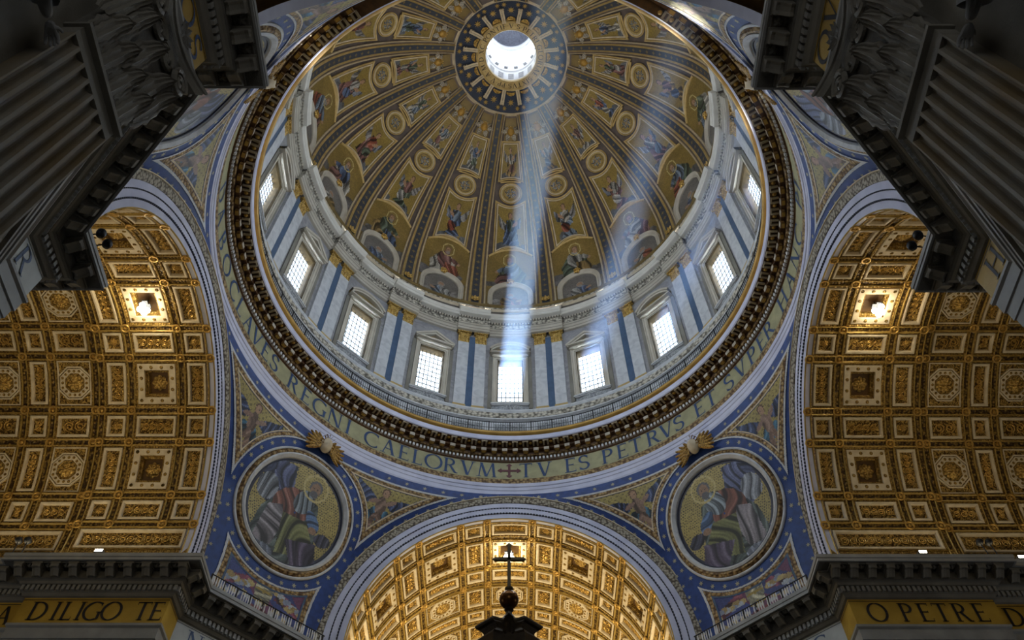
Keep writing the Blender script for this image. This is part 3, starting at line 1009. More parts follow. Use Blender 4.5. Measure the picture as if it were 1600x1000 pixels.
def rib_hw(l):
    return 1.15 - .47 * np.clip(np.asarray(l, float) / Lm(63), 0, 1)


def field_hw(l):
    return rad_at(l) * rad(11.25) - rib_hw(l)


ls = np.linspace(-2.4, Lm(63.6), 40)
dome_shell = structure('ceiling_dome', ring([(DC + DR * math.cos(max(l, 0) / DR) + .12, DZ + DR * math.sin(max(l, 0) / DR) + min(l, 0) + .1) for l in ls], 128), 'dome_field', 'ribbed mosaic dome rising to the lantern', smooth=True)


def rib_strip(f0, f1, h0, h1, n=42):
    l = np.linspace(-2.2, Lm(63.3), n)
    w = rib_hw(l)
    cols = []
    for f, h in ((f0, 0.0), (f0, h0), ((f0 + f1) / 2, h1), (f1, h0), (f1, 0.0)):
        cols.append(dome(f * w, l, h))
    return MB().grid(np.stack(cols, 1))


RIB = {'rib': rib_strip(-1, 1, .10, .10).mesh('rib'), 'band': rib_strip(-.36, .36, .17, .17).mesh('star_band')}
RIB['m1'] = rib_strip(.38, .62, .16, .32).mesh('moulding')
RIB['m2'] = rib_strip(-.62, -.38, .16, .32).mesh('moulding')
RIB['d1'] = rib_strip(.66, .80, .11, .13).mesh('groove')
RIB['d2'] = rib_strip(-.80, -.66, .11, .13).mesh('groove')
RIB['w1'] = rib_strip(.86, 1.02, .15, .25).mesh('fillet')
RIB['w2'] = rib_strip(-1.02, -.86, .15, .25).mesh('fillet')
stm = MB()
for l in np.arange(.6, Lm(62.5), 1.05):
    add_star(stm, dome, 0, l, .24 * float(rib_hw(l)) / .9, .19, 4, .45)
RIB['stars'] = stm.mesh('stars')
orn = MB()
for i in range(7):
    t = i * 2 * PI / 7
    P = leaf_grid(.5, .55, .10, 4, 2)
    M_ = Matrix.Rotation(t, 3, 'Y')
    Q = np.stack([P[..., 0], -P[..., 1], P[..., 2]], -1).reshape(-1, 3) @ np.array(M_).T + np.array([0, 19.95, 77.7])
    orn.grid(Q.reshape(P.shape))
ORNA = orn.mesh('gilt_rosette')
for k in range(16):
    M0 = rotz(22.5 * k + 11.25)
    rb = put('rib', RIB['rib'], 'dome_ochre', dome_shell, M0)
    for nm, key, mt in (('star_band', 'band', 'rib_blue'), ('moulding', 'm1', 'gold_line'), ('moulding', 'm2', 'gold_line'), ('groove', 'd1', 'dome_field'), ('groove', 'd2', 'dome_field'),
                        ('fillet', 'w1', 'stucco_cream'), ('fillet', 'w2', 'stucco_cream')):
        put(nm, RIB[key], mt, rb)
    put('stars', RIB['stars'], 'star_dim', rb, kind='stuff')
    put('gilt_rosette', ORNA, 'gold_leaf', rb)

# ---- frames of the pictures in a wedge (shared by all wedges)


def trap_path(hw, f0, f1, n=10):
    x = np.linspace(-1, 1, n)
    t = np.linspace(0, 1, n)
    left = [(-hw(q), f0(-1) + (f1(-1) - f0(-1)) * q) for q in t]
    top = [(q * hw(1), f1(q)) for q in x]
    right = [(hw(q), f0(1) + (f1(1) - f0(1)) * q) for q in t[::-1]]
    bot = [(q * hw(0), f0(q)) for q in x[::-1]]
    return np.array(left[:-1] + top[:-1] + right[:-1] + bot[:-1])


WHITE = [(-.02, .02), (-.02, .12), (-.15, .12), (-.15, 0)]
GILT = [(-.22, 0), (-.23, .14), (-.32, .20), (-.40, .14), (-.41, 0)]
up_hw = lambda t: 1.14 - .36 * t
up_f0 = lambda x: Lm(44.7) - .22 * np.asarray(x) ** 2
up_f1 = lambda x: Lm(54.6) + 0 * np.asarray(x)
md_hw = lambda t: 1.72 - .22 * t
md_f0 = lambda x: Lm(21.4) - .75 * np.asarray(x, float) ** 2
md_f1 = lambda x: Lm(34.4) + .42 * np.asarray(x, float) ** 2
ch_hw = lambda t: (.86 - .22 * t)
ch_f0 = lambda x: Lm(55.6) + 0 * np.asarray(x)
ch_f1 = lambda x: Lm(62.4) + 0 * np.asarray(x)
FR = {}
for nm, hw, f0, f1 in (('up', up_hw, up_f0, up_f1), ('md', md_hw, md_f0, md_f1)):
    p = trap_path(hw, f0, f1)
    FR[nm + 'w'] = band(dome, p, WHITE, True).mesh('white_frame')
    FR[nm + 'g'] = band(dome, p, GILT, True).mesh('gilt_frame')
FR['medw'] = band(dome, circle(0, Lm(39.4), 1.12, 40)[::-1], [(0, .02), (0, .12), (-.06, .16), (-.13, .12), (-.13, 0)], True).mesh('white_frame')
FR['medg'] = band(dome, circle(0, Lm(39.4), 1.12, 40)[::-1], [(-.17, 0), (-.18, .09), (-.28, .14), (-.32, 0)], True).mesh('gilt_frame')
arcp = np.array([(x * float(field_hw(Lm(43.2))) * .97, Lm(43.4) - .30 * x * x) for x in np.linspace(-.72, .72, 13)])
FR['arc1'] = band(dome, arcp, [(0, 0), (0, .12), (.1, .16), (.18, .1), (.18, 0)]).mesh('gilt_arc')
fgt = lambda s: Lm(19.6) - 1.15 * (np.asarray(s, float) / 2.6) ** 2
arcp = np.array([(s, float(fgt(s)) + .12) for s in np.linspace(-2.62, 2.62, 15)])
FR['arc2'] = band(dome, arcp, [(-.12, 0), (-.10, .14), (0, .2), (.10, .14), (.12, 0)]).mesh('gilt_arc')
lun = np.vstack([[(2.05, -2.1), (2.05, -1.1)], circle(0, -.1, 2.05, 25, 0, 180), [(-2.05, -1.1), (-2.05, -2.1)]])
FR['lunw'] = band(dome, lun, [(-.04, .05), (-.04, .22), (.10, .30), (.20, .22), (.34, .28), (.46, .42), (.52, .42), (.52, 0)]).mesh('arched_frame')
fp = trap_path(lambda t: float(1), lambda x: 0, lambda x: 1)
side = np.linspace(-2.1, float(fgt(2.6)), 12)
boss = MB()
P = []
for i in range(7):
    ph = i / 6 * PI / 2
    P.append([dome(np.array([.42 * math.cos(ph) * math.cos(t) * (1 + .18 * math.cos(5 * t))]), np.array([2.5 + .42 * math.cos(ph) * math.sin(t) * (1 + .18 * math.cos(5 * t))]), .4 + .3 * math.sin(ph))[0] for t in np.linspace(0, 2 * PI, 20, endpoint=False)])
boss.grid(np.array(P), close_v=True)
FR['keystone'] = boss.mesh('gilt_keystone')
# gilded cherub head between white wings
hd = MB()
hl = Lm(58.3)
P = []
for i in range(13):
    th = PI * i / 12
    row = []
    for j in range(20):
        t = 2 * PI * j / 20
        r = .46 * math.sin(th)
        u, v, w_ = r * math.cos(t), .52 * math.cos(th), max(0.0, r * math.sin(t))
        if abs(u) < .06 and -.12 < v < .10 and w_ > .2:
            w_ += .08
        if abs(abs(u) - .14) < .06 and abs(v - .06) < .06 and w_ > .15:
            w_ -= .06
        row.append(dome(np.array([u]), np.array([hl + v]), .22 + w_)[0])
    P.append(row)
hd.grid(np.array(P), close_v=True)
FR['chead'] = hd.mesh('head', True)
wg = []
for i, (t, ln, wd_) in enumerate(((8, .95, .30), (172, .95, .30), (-52, 1.0, .30), (232, 1.0, .30), (52, .75, .20), (128, .75, .20))):
    w1 = MB()
    t = rad(t)
    P = []
    for a in np.linspace(0, 1, 9):
        hw_ = wd_ * math.sin(PI * (.12 + .80 * a)) * (1 + .22 * math.cos(22 * a))
        bend = .22 * a * a * (1 if math.cos(t) > 0 else -1)
        P.append([dome(np.array([math.cos(t) * (.22 + ln * a) - math.sin(t) * (hw_ * b - bend)]), np.array([hl + math.sin(t) * (.22 + ln * a) + math.cos(t) * (hw_ * b - bend)]), .10 + .20 * (1 - b * b) * (1 - .5 * a) + .05 * math.cos(9 * b))[0] for b in np.linspace(-1, 1, 7)])
    w1.grid(np.array(P))
    wg.append(w1.mesh('wing'))
hal = MB()
add_star(hal, dome, 0, hl + .05, .72, .20, 14, .8)
FR['chalo'] = hal.mesh('gilt_rays')

VIS = range(-6, 7)
for k in VIS:
    M0 = rotz(22.5 * k)
    wd = where(k, 'dome wedge')
    # lowest: the lunette
    def lun_in(U, V):
        return ((np.hypot(U, V + .1) < 2.1) & (V > -.1)) | ((abs(U) < 2.1) & (V <= -.1))
    o = put('lunette_mosaic', mosaic_mask(dome, -2.1, 2.1, -2.1, 2.05, .12, lun_in, (0, -.2), (2.1, 2.0), 'lunette', 100 + k, .06), 'mosaic', None, M0,
            'white arched bust mosaic at the foot of the ' + wd, 'mosaic', 'lunette mosaics at the foot of the dome')
    put('arched_frame', FR['lunw'], 'stucco_white', o)
    put('gilt_keystone', FR['keystone'], 'gold_leaf', o)

    def fig_in(U, V):
        return (abs(U) < field_hw(V) - .03) & (V < fgt(U)) & ~((np.hypot(U, V + .1) < 2.3) & (V > -.1)) & ~((abs(U) < 2.3) & (V <= -.1))
    o = put('figure_mosaic', mosaic_mask(dome, -2.8, 2.8, -2.1, Lm(19.7), .12, fig_in, (0, 4.7), (2.6, 3.4), 'seated', 200 + k, .03), 'mosaic', None, M0,
            'large mosaic of a seated robed figure in the ' + wd, 'mosaic', 'large seated figure mosaics of the dome')
    put('gilt_arc', FR['arc2'], 'gold_line', o)
    o = put('winged_figure_mosaic', mosaic_trap(dome, md_hw, md_f0, md_f1, 30, 44, 'panel', 300 + k, .04), 'mosaic', None, M0,
            'broad winged-figure mosaic below the medallion of the ' + wd, 'mosaic', 'broad mosaic panels of the dome')
    put('white_frame', FR['mdw'], 'stucco_cream', o)
    put('gilt_frame', FR['mdg'], 'gold_line', o)
    o = put('medallion', mosaic_disc(dome, 0, Lm(39.4), 1.13, 14, 'medallion', 400 + k, .04), 'mosaic', None, M0,
            'round gold medallion with white rim in the ' + wd, 'medallion', 'round medallions of the dome')
    put('white_frame', FR['medw'], 'stucco_cream', o)
    put('gilt_frame', FR['medg'], 'gold_line', o)
    o = put('standing_figure_mosaic', mosaic_trap(dome, up_hw, up_f0, up_f1, 22, 40, 'panel', 500 + k, .04), 'mosaic', None, M0,
            'narrow tapering mosaic above the medallion of the ' + wd, 'mosaic', 'narrow mosaic panels of the dome')
    put('white_frame', FR['upw'], 'stucco_cream', o)
    put('gilt_frame', FR['upg'], 'gold_line', o)
    put('gilt_arc', FR['arc1'], 'gold_line', o)
    o = empty('cherub_relief', M0, cat='relief', group='gilded cherub heads under the lantern', label='gilded cherub head with pale wings atop the ' + wd)
    x = np.linspace(-1, 1, 7)
    put('gold_field', FR.setdefault('cfield', mosaic_trap(dome, ch_hw, ch_f0, ch_f1, 12, 14, 'medallion', 1, .03).mesh('gold_field')), 'dome_ochre', o)
    put('head', FR['chead'], 'gold', o)
    put('gilt_rays', FR['chalo'], 'gold_leaf', o)
    for w1 in wg:
        put('wing', w1, 'cherub_wing', o)

# ---------------------------------------------------------------- the eye of the dome and the lantern
EZ = 100.75
trim(ring([(7.05, EZ - .25), (6.85, EZ - .35), (6.7, EZ - .1), (6.78, EZ + .05)], 96), 'stucco_cream', 'pale rim round the starry ring of the dome eye')
eye = structure('ceiling_eye', ring([(6.85, EZ), (5.6, EZ + .55), (4.1, EZ + .95)], 96), 'oculus_blue', 'dark blue starry ring round the eye of the dome')


def eye_chart(u, v, h):
    """u = angle in degrees, v = radius"""
    a = np.radians(u)
    z = EZ + (6.85 - v) * .36 - h
    return np.stack([v * np.sin(a), v * np.cos(a), z], -1)


for k in range(16):
    for da, rr, sz in ((0, 5.55, .46), (-7.5, 6.25, .34), (7.5, 6.25, .34)):
        sm = MB()
        a = 22.5 * k + da
        s = star2d(0, 0, sz, 8, .4)
        aa_ = a + np.degrees(s[:, 0] / rr)
        V = np.vstack([eye_chart(aa_, rr + s[:, 1], .04), eye_chart(np.array([a]), np.array([rr]), .12)])
        sm.add(V, [(i, (i + 1) % 16, 16) for i in range(16)])
        put('star', sm, 'star_gold', eye)
cons = MB()
for x0, hw_ in ((0, .22),):
    prof = [(4.05, EZ + .55), (4.6, EZ + .50), (5.2, EZ + .20), (5.65, EZ + .02), (5.85, EZ + .12), (5.85, EZ + .45)]
    for sgn in (-1, 1):
        cons.grid(np.array([[[x, r, z - .06 * (abs(x - sgn * .13) < .08)] for r, z in prof] for x in (sgn * .02, sgn * .05, sgn * .13, sgn * .21, sgn * .24)]))
    cons.box((0, 5.72, EZ + .22), (.56, .10, .34)).box((0, 5.45, EZ + .3), (.52, .08, .3))
CONS = cons.mesh('console')
shell = MB()
for i in range(9):
    pass
P = [[(r * math.sin(t), 4.35 + r * math.cos(t) * .8, EZ + .62 - .1 * math.sin(PI * r / .55) * (1 + .4 * math.cos(9 * t))) for t in np.linspace(-1.7, 1.7, 19)] for r in np.linspace(.02, .55, 6)]
shell.grid(np.array(P))
SHELL = shell.mesh('gilt_shell')
for k in range(16):
    put('console', CONS, 'stucco_cream', eye, rotz(22.5 * k + 11.25))
    put('gilt_shell', SHELL, 'gold_leaf', eye, rotz(22.5 * k))
eye_ring = trim(ring([(4.3, EZ + 1.0), (4.2, EZ + .75), (4.05, EZ + .85), (3.98, EZ + .95), (3.25, EZ + 1.05), (3.12, EZ + .98), (3.05, EZ + 1.15), (3.07, EZ + 1.6)], 96), 'gold_line', 'gilded inscription ring at the eye of the dome')
txt = '.S.PETRI.GLORIAE.SIXTVS.PP.V.A.M.D.XC.PONTIF.V'
ins = MB()
tot = sum(GL[c][0] + .16 for c in txt)
pos = 0.0
for c in txt:
    w_ = GL[c][0] + .16
    a = 180 - 6 - (pos + w_ / 2) / tot * 360     # reads clockwise as seen from below, starting at the near side
    pos += w_

    def ring_map(x, y, a=a):
        r = 3.34 + .56 * y
        t = np.radians(a) - x * (2 * PI / tot)
        return np.stack([r * np.sin(t), r * np.cos(t), EZ + .93 + (3.98 - r) * .137 + 0 * x - .02], -1)
    glyph(c, ring_map, ins)
put('inscription', ins, 'letter_dark', eye_ring, kind='stuff')
# lantern: a bright little drum with its own windows, then a small painted dome
lan = MB()
for k in range(16):
    a0, a1 = rad(22.5 * k - 11.25), rad(22.5 * k + 11.25)
lant = structure('wall_lantern', ring([(3.1, EZ + 1.5), (3.35, EZ + 1.6), (3.35, 106.3), (3.2, 106.5), (3.2, 106.9), (3.4, 107.1), (3.4, 107.9)], 64), 'white_stone', 'white wall of the lantern above the eye')
lp = MB().box((0, 3.36, 111.7), (.42, .4, 7.6)).box((0, 3.28, 115.3), (.56, .4, .5)).box((0, 3.28, 108.1), (.54, .4, .4)).mesh('lantern_pier')
lw = MB().grid(np.array([[[x, 3.5, z] for z in (107.9, 115.5)] for x in (-.5, .5)])).mesh('lantern_pane')
lo_ = MB().grid(np.array([[[x, 3.30, z] for z in (103.6, 105.6)] for x in (-.34, .34)])).mesh('dark_opening')
for k in range(16):
    put('lantern_pier', lp, 'white_stone', lant, rotz(22.5 * k + 11.25))
    put('lantern_pane', lw, 'window_glass', lant, rotz(22.5 * k))
    put('dark_opening', lo_, 'marble_grey', lant, rotz(22.5 * k))
trim(ring([(3.55, 115.4), (3.25, 115.5), (3.2, 115.9), (3.3, 116.0), (3.3, 116.4), (3.05, 116.6), (3.0, 116.9), (3.3, 117.0)], 64), 'white_stone', 'white cornice inside the lantern')


def lan_chart(u, v, h):
    a = np.hypot(u, v) * PI / 2
    t = np.arctan2(u, v)
    return np.stack([3.3 * np.sin(a) * np.sin(t), 3.3 * np.sin(a) * np.cos(t), 117.0 + 2.6 * np.cos(a)], -1)


structure('ceiling_lantern', mosaic_disc(lan_chart, 0, 0, 1.0, 20, 'sky', 5), 'mosaic', 'small clouded mosaic vault inside the lantern')

# ---------------------------------------------------------------- main cornice, inscription frieze and mouldings under the drum
trim(ring([(18.45, 54.45), (18.31, 54.30), (18.33, 54.18), (18.42, 54.05), (18.56, 53.97)]), 'gold_rail', 'broad gilded edge of the great cornice under the drum', smooth=True)
trim(ring([(18.56, 53.97), (18.58, 53.90), (18.62, 53.56), (18.70, 53.50)]), 'marble_lilac', 'pale fascia of the great cornice under the drum')
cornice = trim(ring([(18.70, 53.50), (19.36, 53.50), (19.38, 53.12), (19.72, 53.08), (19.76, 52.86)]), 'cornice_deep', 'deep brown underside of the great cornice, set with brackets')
NB = 136
b1 = MB()
for x in (-.17, .17):
    b1.box((x, 19.03, 53.40), (.15, .50, .14))
b1.box((0, 18.78, 53.44), (.50, .07, .12))
B1 = b1.mesh('bracket')
b2 = MB().box((0, 19.45, 53.00), (.46, .26, .36)).mesh('modillion')
b2w = MB()
for x in (-.165, -.055, .055, .165):
    b2w.box((x, 19.30, 53.02), (.095, .05, .32))
B2W = b2w.mesh('fluted_face')
b2g = MB().box((0, 19.47, 52.80), (.34, .22, .05)).mesh('gilt_square')
cf = MB()
cf.grid(np.array([[[.16 * math.cos(t) * q, 19.02 + .16 * math.sin(t) * q, 53.46 - .10 * math.cos(q * PI / 2)] for t in np.linspace(0, 2 * PI, 10, endpoint=False)] for q in (.05, .5, 1)]), close_v=True)
CF = cf.mesh('soffit_rosette')
for i in range(NB):
    a = -180 + (i + .5) * 360 / NB
    if abs(a) > 150:
        continue
    put('bracket', B1, 'modillion_tan', cornice, rotz(a))
    mo = put('modillion', b2, 'cornice_brown', cornice, rotz(a))
    put('fluted_face', B2W, 'modillion_white', mo)
    put('gilt_square', b2g, 'modillion_gold', mo)
    put('soffit_rosette', CF, 'modillion_gold', cornice, rotz(a + 180 / NB))
trim(ring([(19.76, 52.86), (19.70, 52.84), (19.78, 52.74), (19.98, 52.74)]), 'ornament_brown', 'thin beaded moulding under the great cornice')
dt = trim(ring([(19.98, 52.76), (20.06, 52.40), (20.02, 52.36), (20.02, 52.30), (20.18, 52.28)]), 'cornice_deep', 'dark brown moulding above the blue inscription')  # dark back that sets off the dentils
dm = MB()
for i in range(390):
    a = 2 * PI * i / 390
    M_ = Matrix.Rotation(-a, 4, 'Z')
    dm.box((0, 19.96, 52.56), (.165, .16, .28), M_)
put('dentil_row', dm, 'white_stone', dt, kind='stuff')
frieze = trim(ring([(20.15, 52.27), (20.12, 50.30)]), 'frieze_mosaic', 'gold mosaic frieze carrying the blue inscription under the dome')
LET = [('B', -95), ('O', -89.3), ('C', -83.4), ('L', -79.3), ('A', -75), ('V', -71.1), ('E', -67.3), ('S', -63.9), ('R', -57.3), ('E', -53.1), ('G', -48.8), ('N', -44.4), ('I', -40.6), ('C', -34.3), ('A', -29.8), ('E', -25.9),
       ('L', -22.5), ('O', -18.5), ('R', -14.4), ('V', -10.2), ('M', -5.55), ('T', 3.85), ('V', 8.3), ('E', 14.6), ('S', 17.9), ('P', 23.7), ('E', 27.5), ('T', 31.0), ('R', 35.5), ('V', 39.2), ('S', 42.6), ('E', 48.6), ('T', 52.2),
       ('S', 58.0), ('V', 62.2), ('P', 66.4), ('E', 70.2), ('R', 73.6), ('H', 81.1), ('A', 86.2), ('N', 91.3), ('C', 96.5), ('A', -100.5), ('D', -105.5), ('P', 104), ('E', 108)]
for c, a in LET:
    def fmap(x, y, a=a):
        t = np.radians(a) + x * 1.62 / 20.1
        return np.stack([20.10 * np.sin(t), 20.10 * np.cos(t), 50.50 + 1.66 * y], -1)
    put('letter', glyph(c, fmap), 'letter_blue', frieze)
cr = MB()


def cmap(pts):
    p = np.array(pts, float)
    t = rad(-.15) + p[:, 0] / 20.1
    return np.stack([20.09 * np.sin(t), 20.09 * np.cos(t), 51.3 + p[:, 1]], -1)


for q in range(4):
    c_, s_ = math.cos(q * PI / 2), math.sin(q * PI / 2)
    ln = 1.0 if q % 2 == 0 else .86
    pts = [(0, .11), (ln * .62, .10), (ln * .68, .28), (ln, 0), (ln * .68, -.28), (ln * .62, -.10), (0, -.11)]
    V = cmap([(x * c_ - y * s_, x * s_ + y * c_) for x, y in pts])
    cr.add(V, [tuple(range(len(V)))])
put('cross', cr, 'cross_purple', frieze)
trim(ring([(20.12, 50.30), (20.02, 50.26), (20.0, 50.05), (20.08, 49.78)]), 'ornament_brown', 'brown and gold leaf moulding under the inscription')
trim(ring([(20.08, 49.78), (20.04, 49.72), (20.06, 49.40), (20.12, 49.36), (20.12, 49.05), (20.17, 49.0), (20.17, 48.62), (20.25, 48.40)]), 'marble_lilac', 'three pale fasciae under the inscription')

# ================================================================== the four pendentives
ZT, ZB, RT = 48.42, 33.05, 20.22
R2 = math.sqrt(2)


def pend(s, z, h):
    """chart of the pendentive on the +x+y corner: s metres across (to the right seen from the middle), z height"""
    s, z = np.asarray(s, float), np.asarray(z, float)
    zz = np.clip(z, ZB, ZT)
    w = np.sqrt(np.maximum(RO ** 2 - np.maximum(zz - ZA, 0) ** 2, 0))
    hd, hs = (S + w) / R2, (S - w) / R2
    t = (ZT - zz) / (ZT - 32.5)
    mm = RT + (23.33 - RT) * (1 - (1 - t) ** 1.6)
    sag = np.maximum(mm - hd, 1e-3)
    R = (hs * hs + sag * sag) / (2 * sag)
    d = mm - R + np.sqrt(np.maximum(R * R - s * s, 0)) - h
    return np.stack([(d + s) / R2, (d - s) / R2, z], -1)


def arch_q(s, z):
    """distance outside the arch extrados, for the nearer of the two arches"""
    P = pend(s, z, 0)
    y = np.minimum(P[..., 0], P[..., 1])
    return np.where(z > ZA, np.hypot(y, z - ZA), y) - RO


def sdf_mesh(chart, u0, u1, v0, v1, step, f, h=0.0, col=None):
    """fill the region f > 0 of a chart with small cells whose border vertices are drawn onto the outline"""
    nu, nv = int((u1 - u0) / step), int((v1 - v0) / step)
    u = np.linspace(u0, u1, nu + 1)
    v = np.linspace(v0, v1, nv + 1)
    Uc, Vc = np.meshgrid((u[:-1] + u[1:]) / 2, (v[:-1] + v[1:]) / 2, indexing='ij')
    keep = (f(Uc, Vc) > 0).ravel()
    idx = np.arange((nu + 1) * (nv + 1)).reshape(nu + 1, nv + 1)
    F = np.stack([idx[:-1, :-1], idx[1:, :-1], idx[1:, 1:], idx[:-1, 1:]], -1).reshape(-1, 4)[keep]
    used = np.unique(F)
    remap = np.full((nu + 1) * (nv + 1), -1)
    remap[used] = np.arange(len(used))
    Ug, Vg = np.meshgrid(u, v, indexing='ij')
    U, V = Ug.ravel()[used].copy(), Vg.ravel()[used].copy()
    for _ in range(2):
        e = .004
        f0 = f(U, V)
        gx, gy = (f(U + e, V) - f0) / e, (f(U, V + e) - f0) / e
        g2 = gx * gx + gy * gy + 1e-9
        m_ = f0 < 0
        st = np.clip(f0 / g2, -step, step)
        U[m_] -= (st * gx)[m_]
        V[m_] -= (st * gy)[m_]
    return MB().add(chart(U, V, h), remap[F].tolist(), None if col is None else col(Uc.ravel()[keep], Vc.ravel()[keep]))


RC = 42.2      # height of the roundel centre


def g_angel(s, z):
    return np.minimum(np.minimum(arch_q(s, z) - .50, np.hypot(s, z - RC) - 5.45), np.minimum(47.75 - z, z - 40.9))


def g_low(s, z):
    return np.minimum(np.minimum(arch_q(s, z) - .50, np.hypot(s, z - RC) - 5.45), np.minimum(41.0 - z, z - 33.0))


def between(g, a, b):
    return lambda s, z: np.minimum(g(s, z) - a, b - g(s, z))


PN = {}
# the vaulting surface itself, starry blue
zz = np.linspace(ZB - .6, ZT, 60)
rows = []
for z in zz:
    w = math.sqrt(max(RO ** 2 - max(z - ZA, 0) ** 2, 0))
    hs = (S - w) / R2
    rows.append(pend(np.linspace(-hs, hs, 41), np.full(41, z), 0))
PN['base'] = MB().grid(np.array(rows)).mesh('wall_pendentive', True)
for nm, g, u0, u1, v0, v1 in (('aR', g_angel, .2, 11.5, 40.9, 47.9), ('aL', g_angel, -11.5, -.2, 40.9, 47.9), ('low', g_low, -6.5, 6.5, 33, 41.1)):
    PN[nm + 'w'] = sdf_mesh(pend, u0, u1, v0, v1, .06, between(g, 0, .13), .06).mesh('white_border')
    PN[nm + 'b'] = sdf_mesh(pend, u0, u1, v0, v1, .08, between(g, .13, .40), .05).mesh('ornament_border')
    PN[nm + 'i'] = sdf_mesh(pend, u0, u1, v0, v1, .05, between(g, .40, .50), .06).mesh('inner_border')
c0 = circle(0, RC, 3.85, 72)[::-1]
PN['r1'] = band(pend, c0, [(.03, .02), (.03, .10), (-.06, .10), (-.06, .02)], True).mesh('dark_rim')
PN['r2'] = band(pend, c0, [(-.06, .05), (-.10, .20), (-.28, .36), (-.42, .30), (-.42, .1)], True).mesh('white_ring')
PN['r3'] = band(pend, c0, [(-.42, .1), (-.44, .24), (-.58, .26), (-.66, .16), (-.70, .2), (-.76, .12)], True).mesh('gilt_ring')
PN['r4'] = band(pend, c0, [(-.76, .04), (-.77, .14), (-.86, .16), (-.93, .12), (-.94, .0)], True).mesh('white_ring')
st = MB()
for t in np.arange(6, 360, 11.0):
    z = RC + 5.17 * math.sin(rad(t))
    if z < 46.9:
        add_star(st, pend, 5.17 * math.cos(rad(t)), z, .20, .03, 6)
for b in np.arange(2, 88, 4.2):
    y, z = (RO + .26) * math.cos(rad(b)), ZA + (RO + .26) * math.sin(rad(b))
    for sg in (-1, 1):
        add_star(st, pend, sg * (S - y) / R2, z, .17, .03, 6)
for a in np.arange(-42, 43, 4.2):
    add_star(st, pend, 20.2 * math.sin(rad(a)), 48.08, .17, .03, 6)
PN['stars'] = st.mesh('stars')
# winged cherub head in gilded relief above the roundel
hd = MB()
P = []
for i in range(15):
    th = PI * i / 14
    row = []
    for j in range(24):
        t = 2 * PI * j / 24
        r = .50 * math.sin(th)
        u, v, w_ = r * math.cos(t), .58 * math.cos(th), max(0.0, r * math.sin(t))
        if abs(u) < .09 and -.18 < v < .14 and w_ > .25:
            w_ += .12
        if abs(abs(u) - .19) < .09 and abs(v - .10) < .08 and w_ > .2:
            w_ -= .08
        if abs(u) < .16 and abs(v + .28) < .05:
            w_ -= .04
        row.append(pend(np.array([u]), np.array([47.75 + v]), .45 + w_)[0])
    P.append(row)
PN['chead'] = hd.grid(np.array(P), close_v=True).mesh('head', True)
hr = MB()
for t in np.linspace(-.4, PI + .4, 10):
    P = [[pend(np.array([(.52 + .14 * math.cos(q)) * math.cos(t)]), np.array([47.82 + (.60 + .14 * math.cos(q)) * math.sin(t)]), .62 + .16 * math.sin(q) + .1 * e)[0] for q in np.linspace(0, 2 * PI, 6, endpoint=False)] for e in (0, 1)]
    hr.grid(np.array(P), close_v=True)
PN['chair'] = hr.mesh('curls')
for sg in (-1, 1):
    for q in range(7):
        w1 = MB()
        t = rad(62 - q * 13)
        ln = 1.5 - .09 * abs(q - 2)
        P = []
        for a in np.linspace(0, 1, 7):
            hw_ = .15 * math.sin(PI * (.12 + .8 * a)) + .02
            cx, cz = (.45 + ln * a) * math.cos(t) , (.40 + ln * a) * math.sin(t) - .35 * a - .25
            P.append([pend(np.array([sg * (cx - math.sin(t) * hw_ * b)]), np.array([47.75 + cz + math.cos(t) * hw_ * b]), .34 + .05 * q + .10 * (1 - b * b) - .12 * a)[0] for b in (-1, -.4, .4, 1)])
        PN['f%d%d' % (sg, q)] = w1.grid(np.array(P)).mesh('feather')

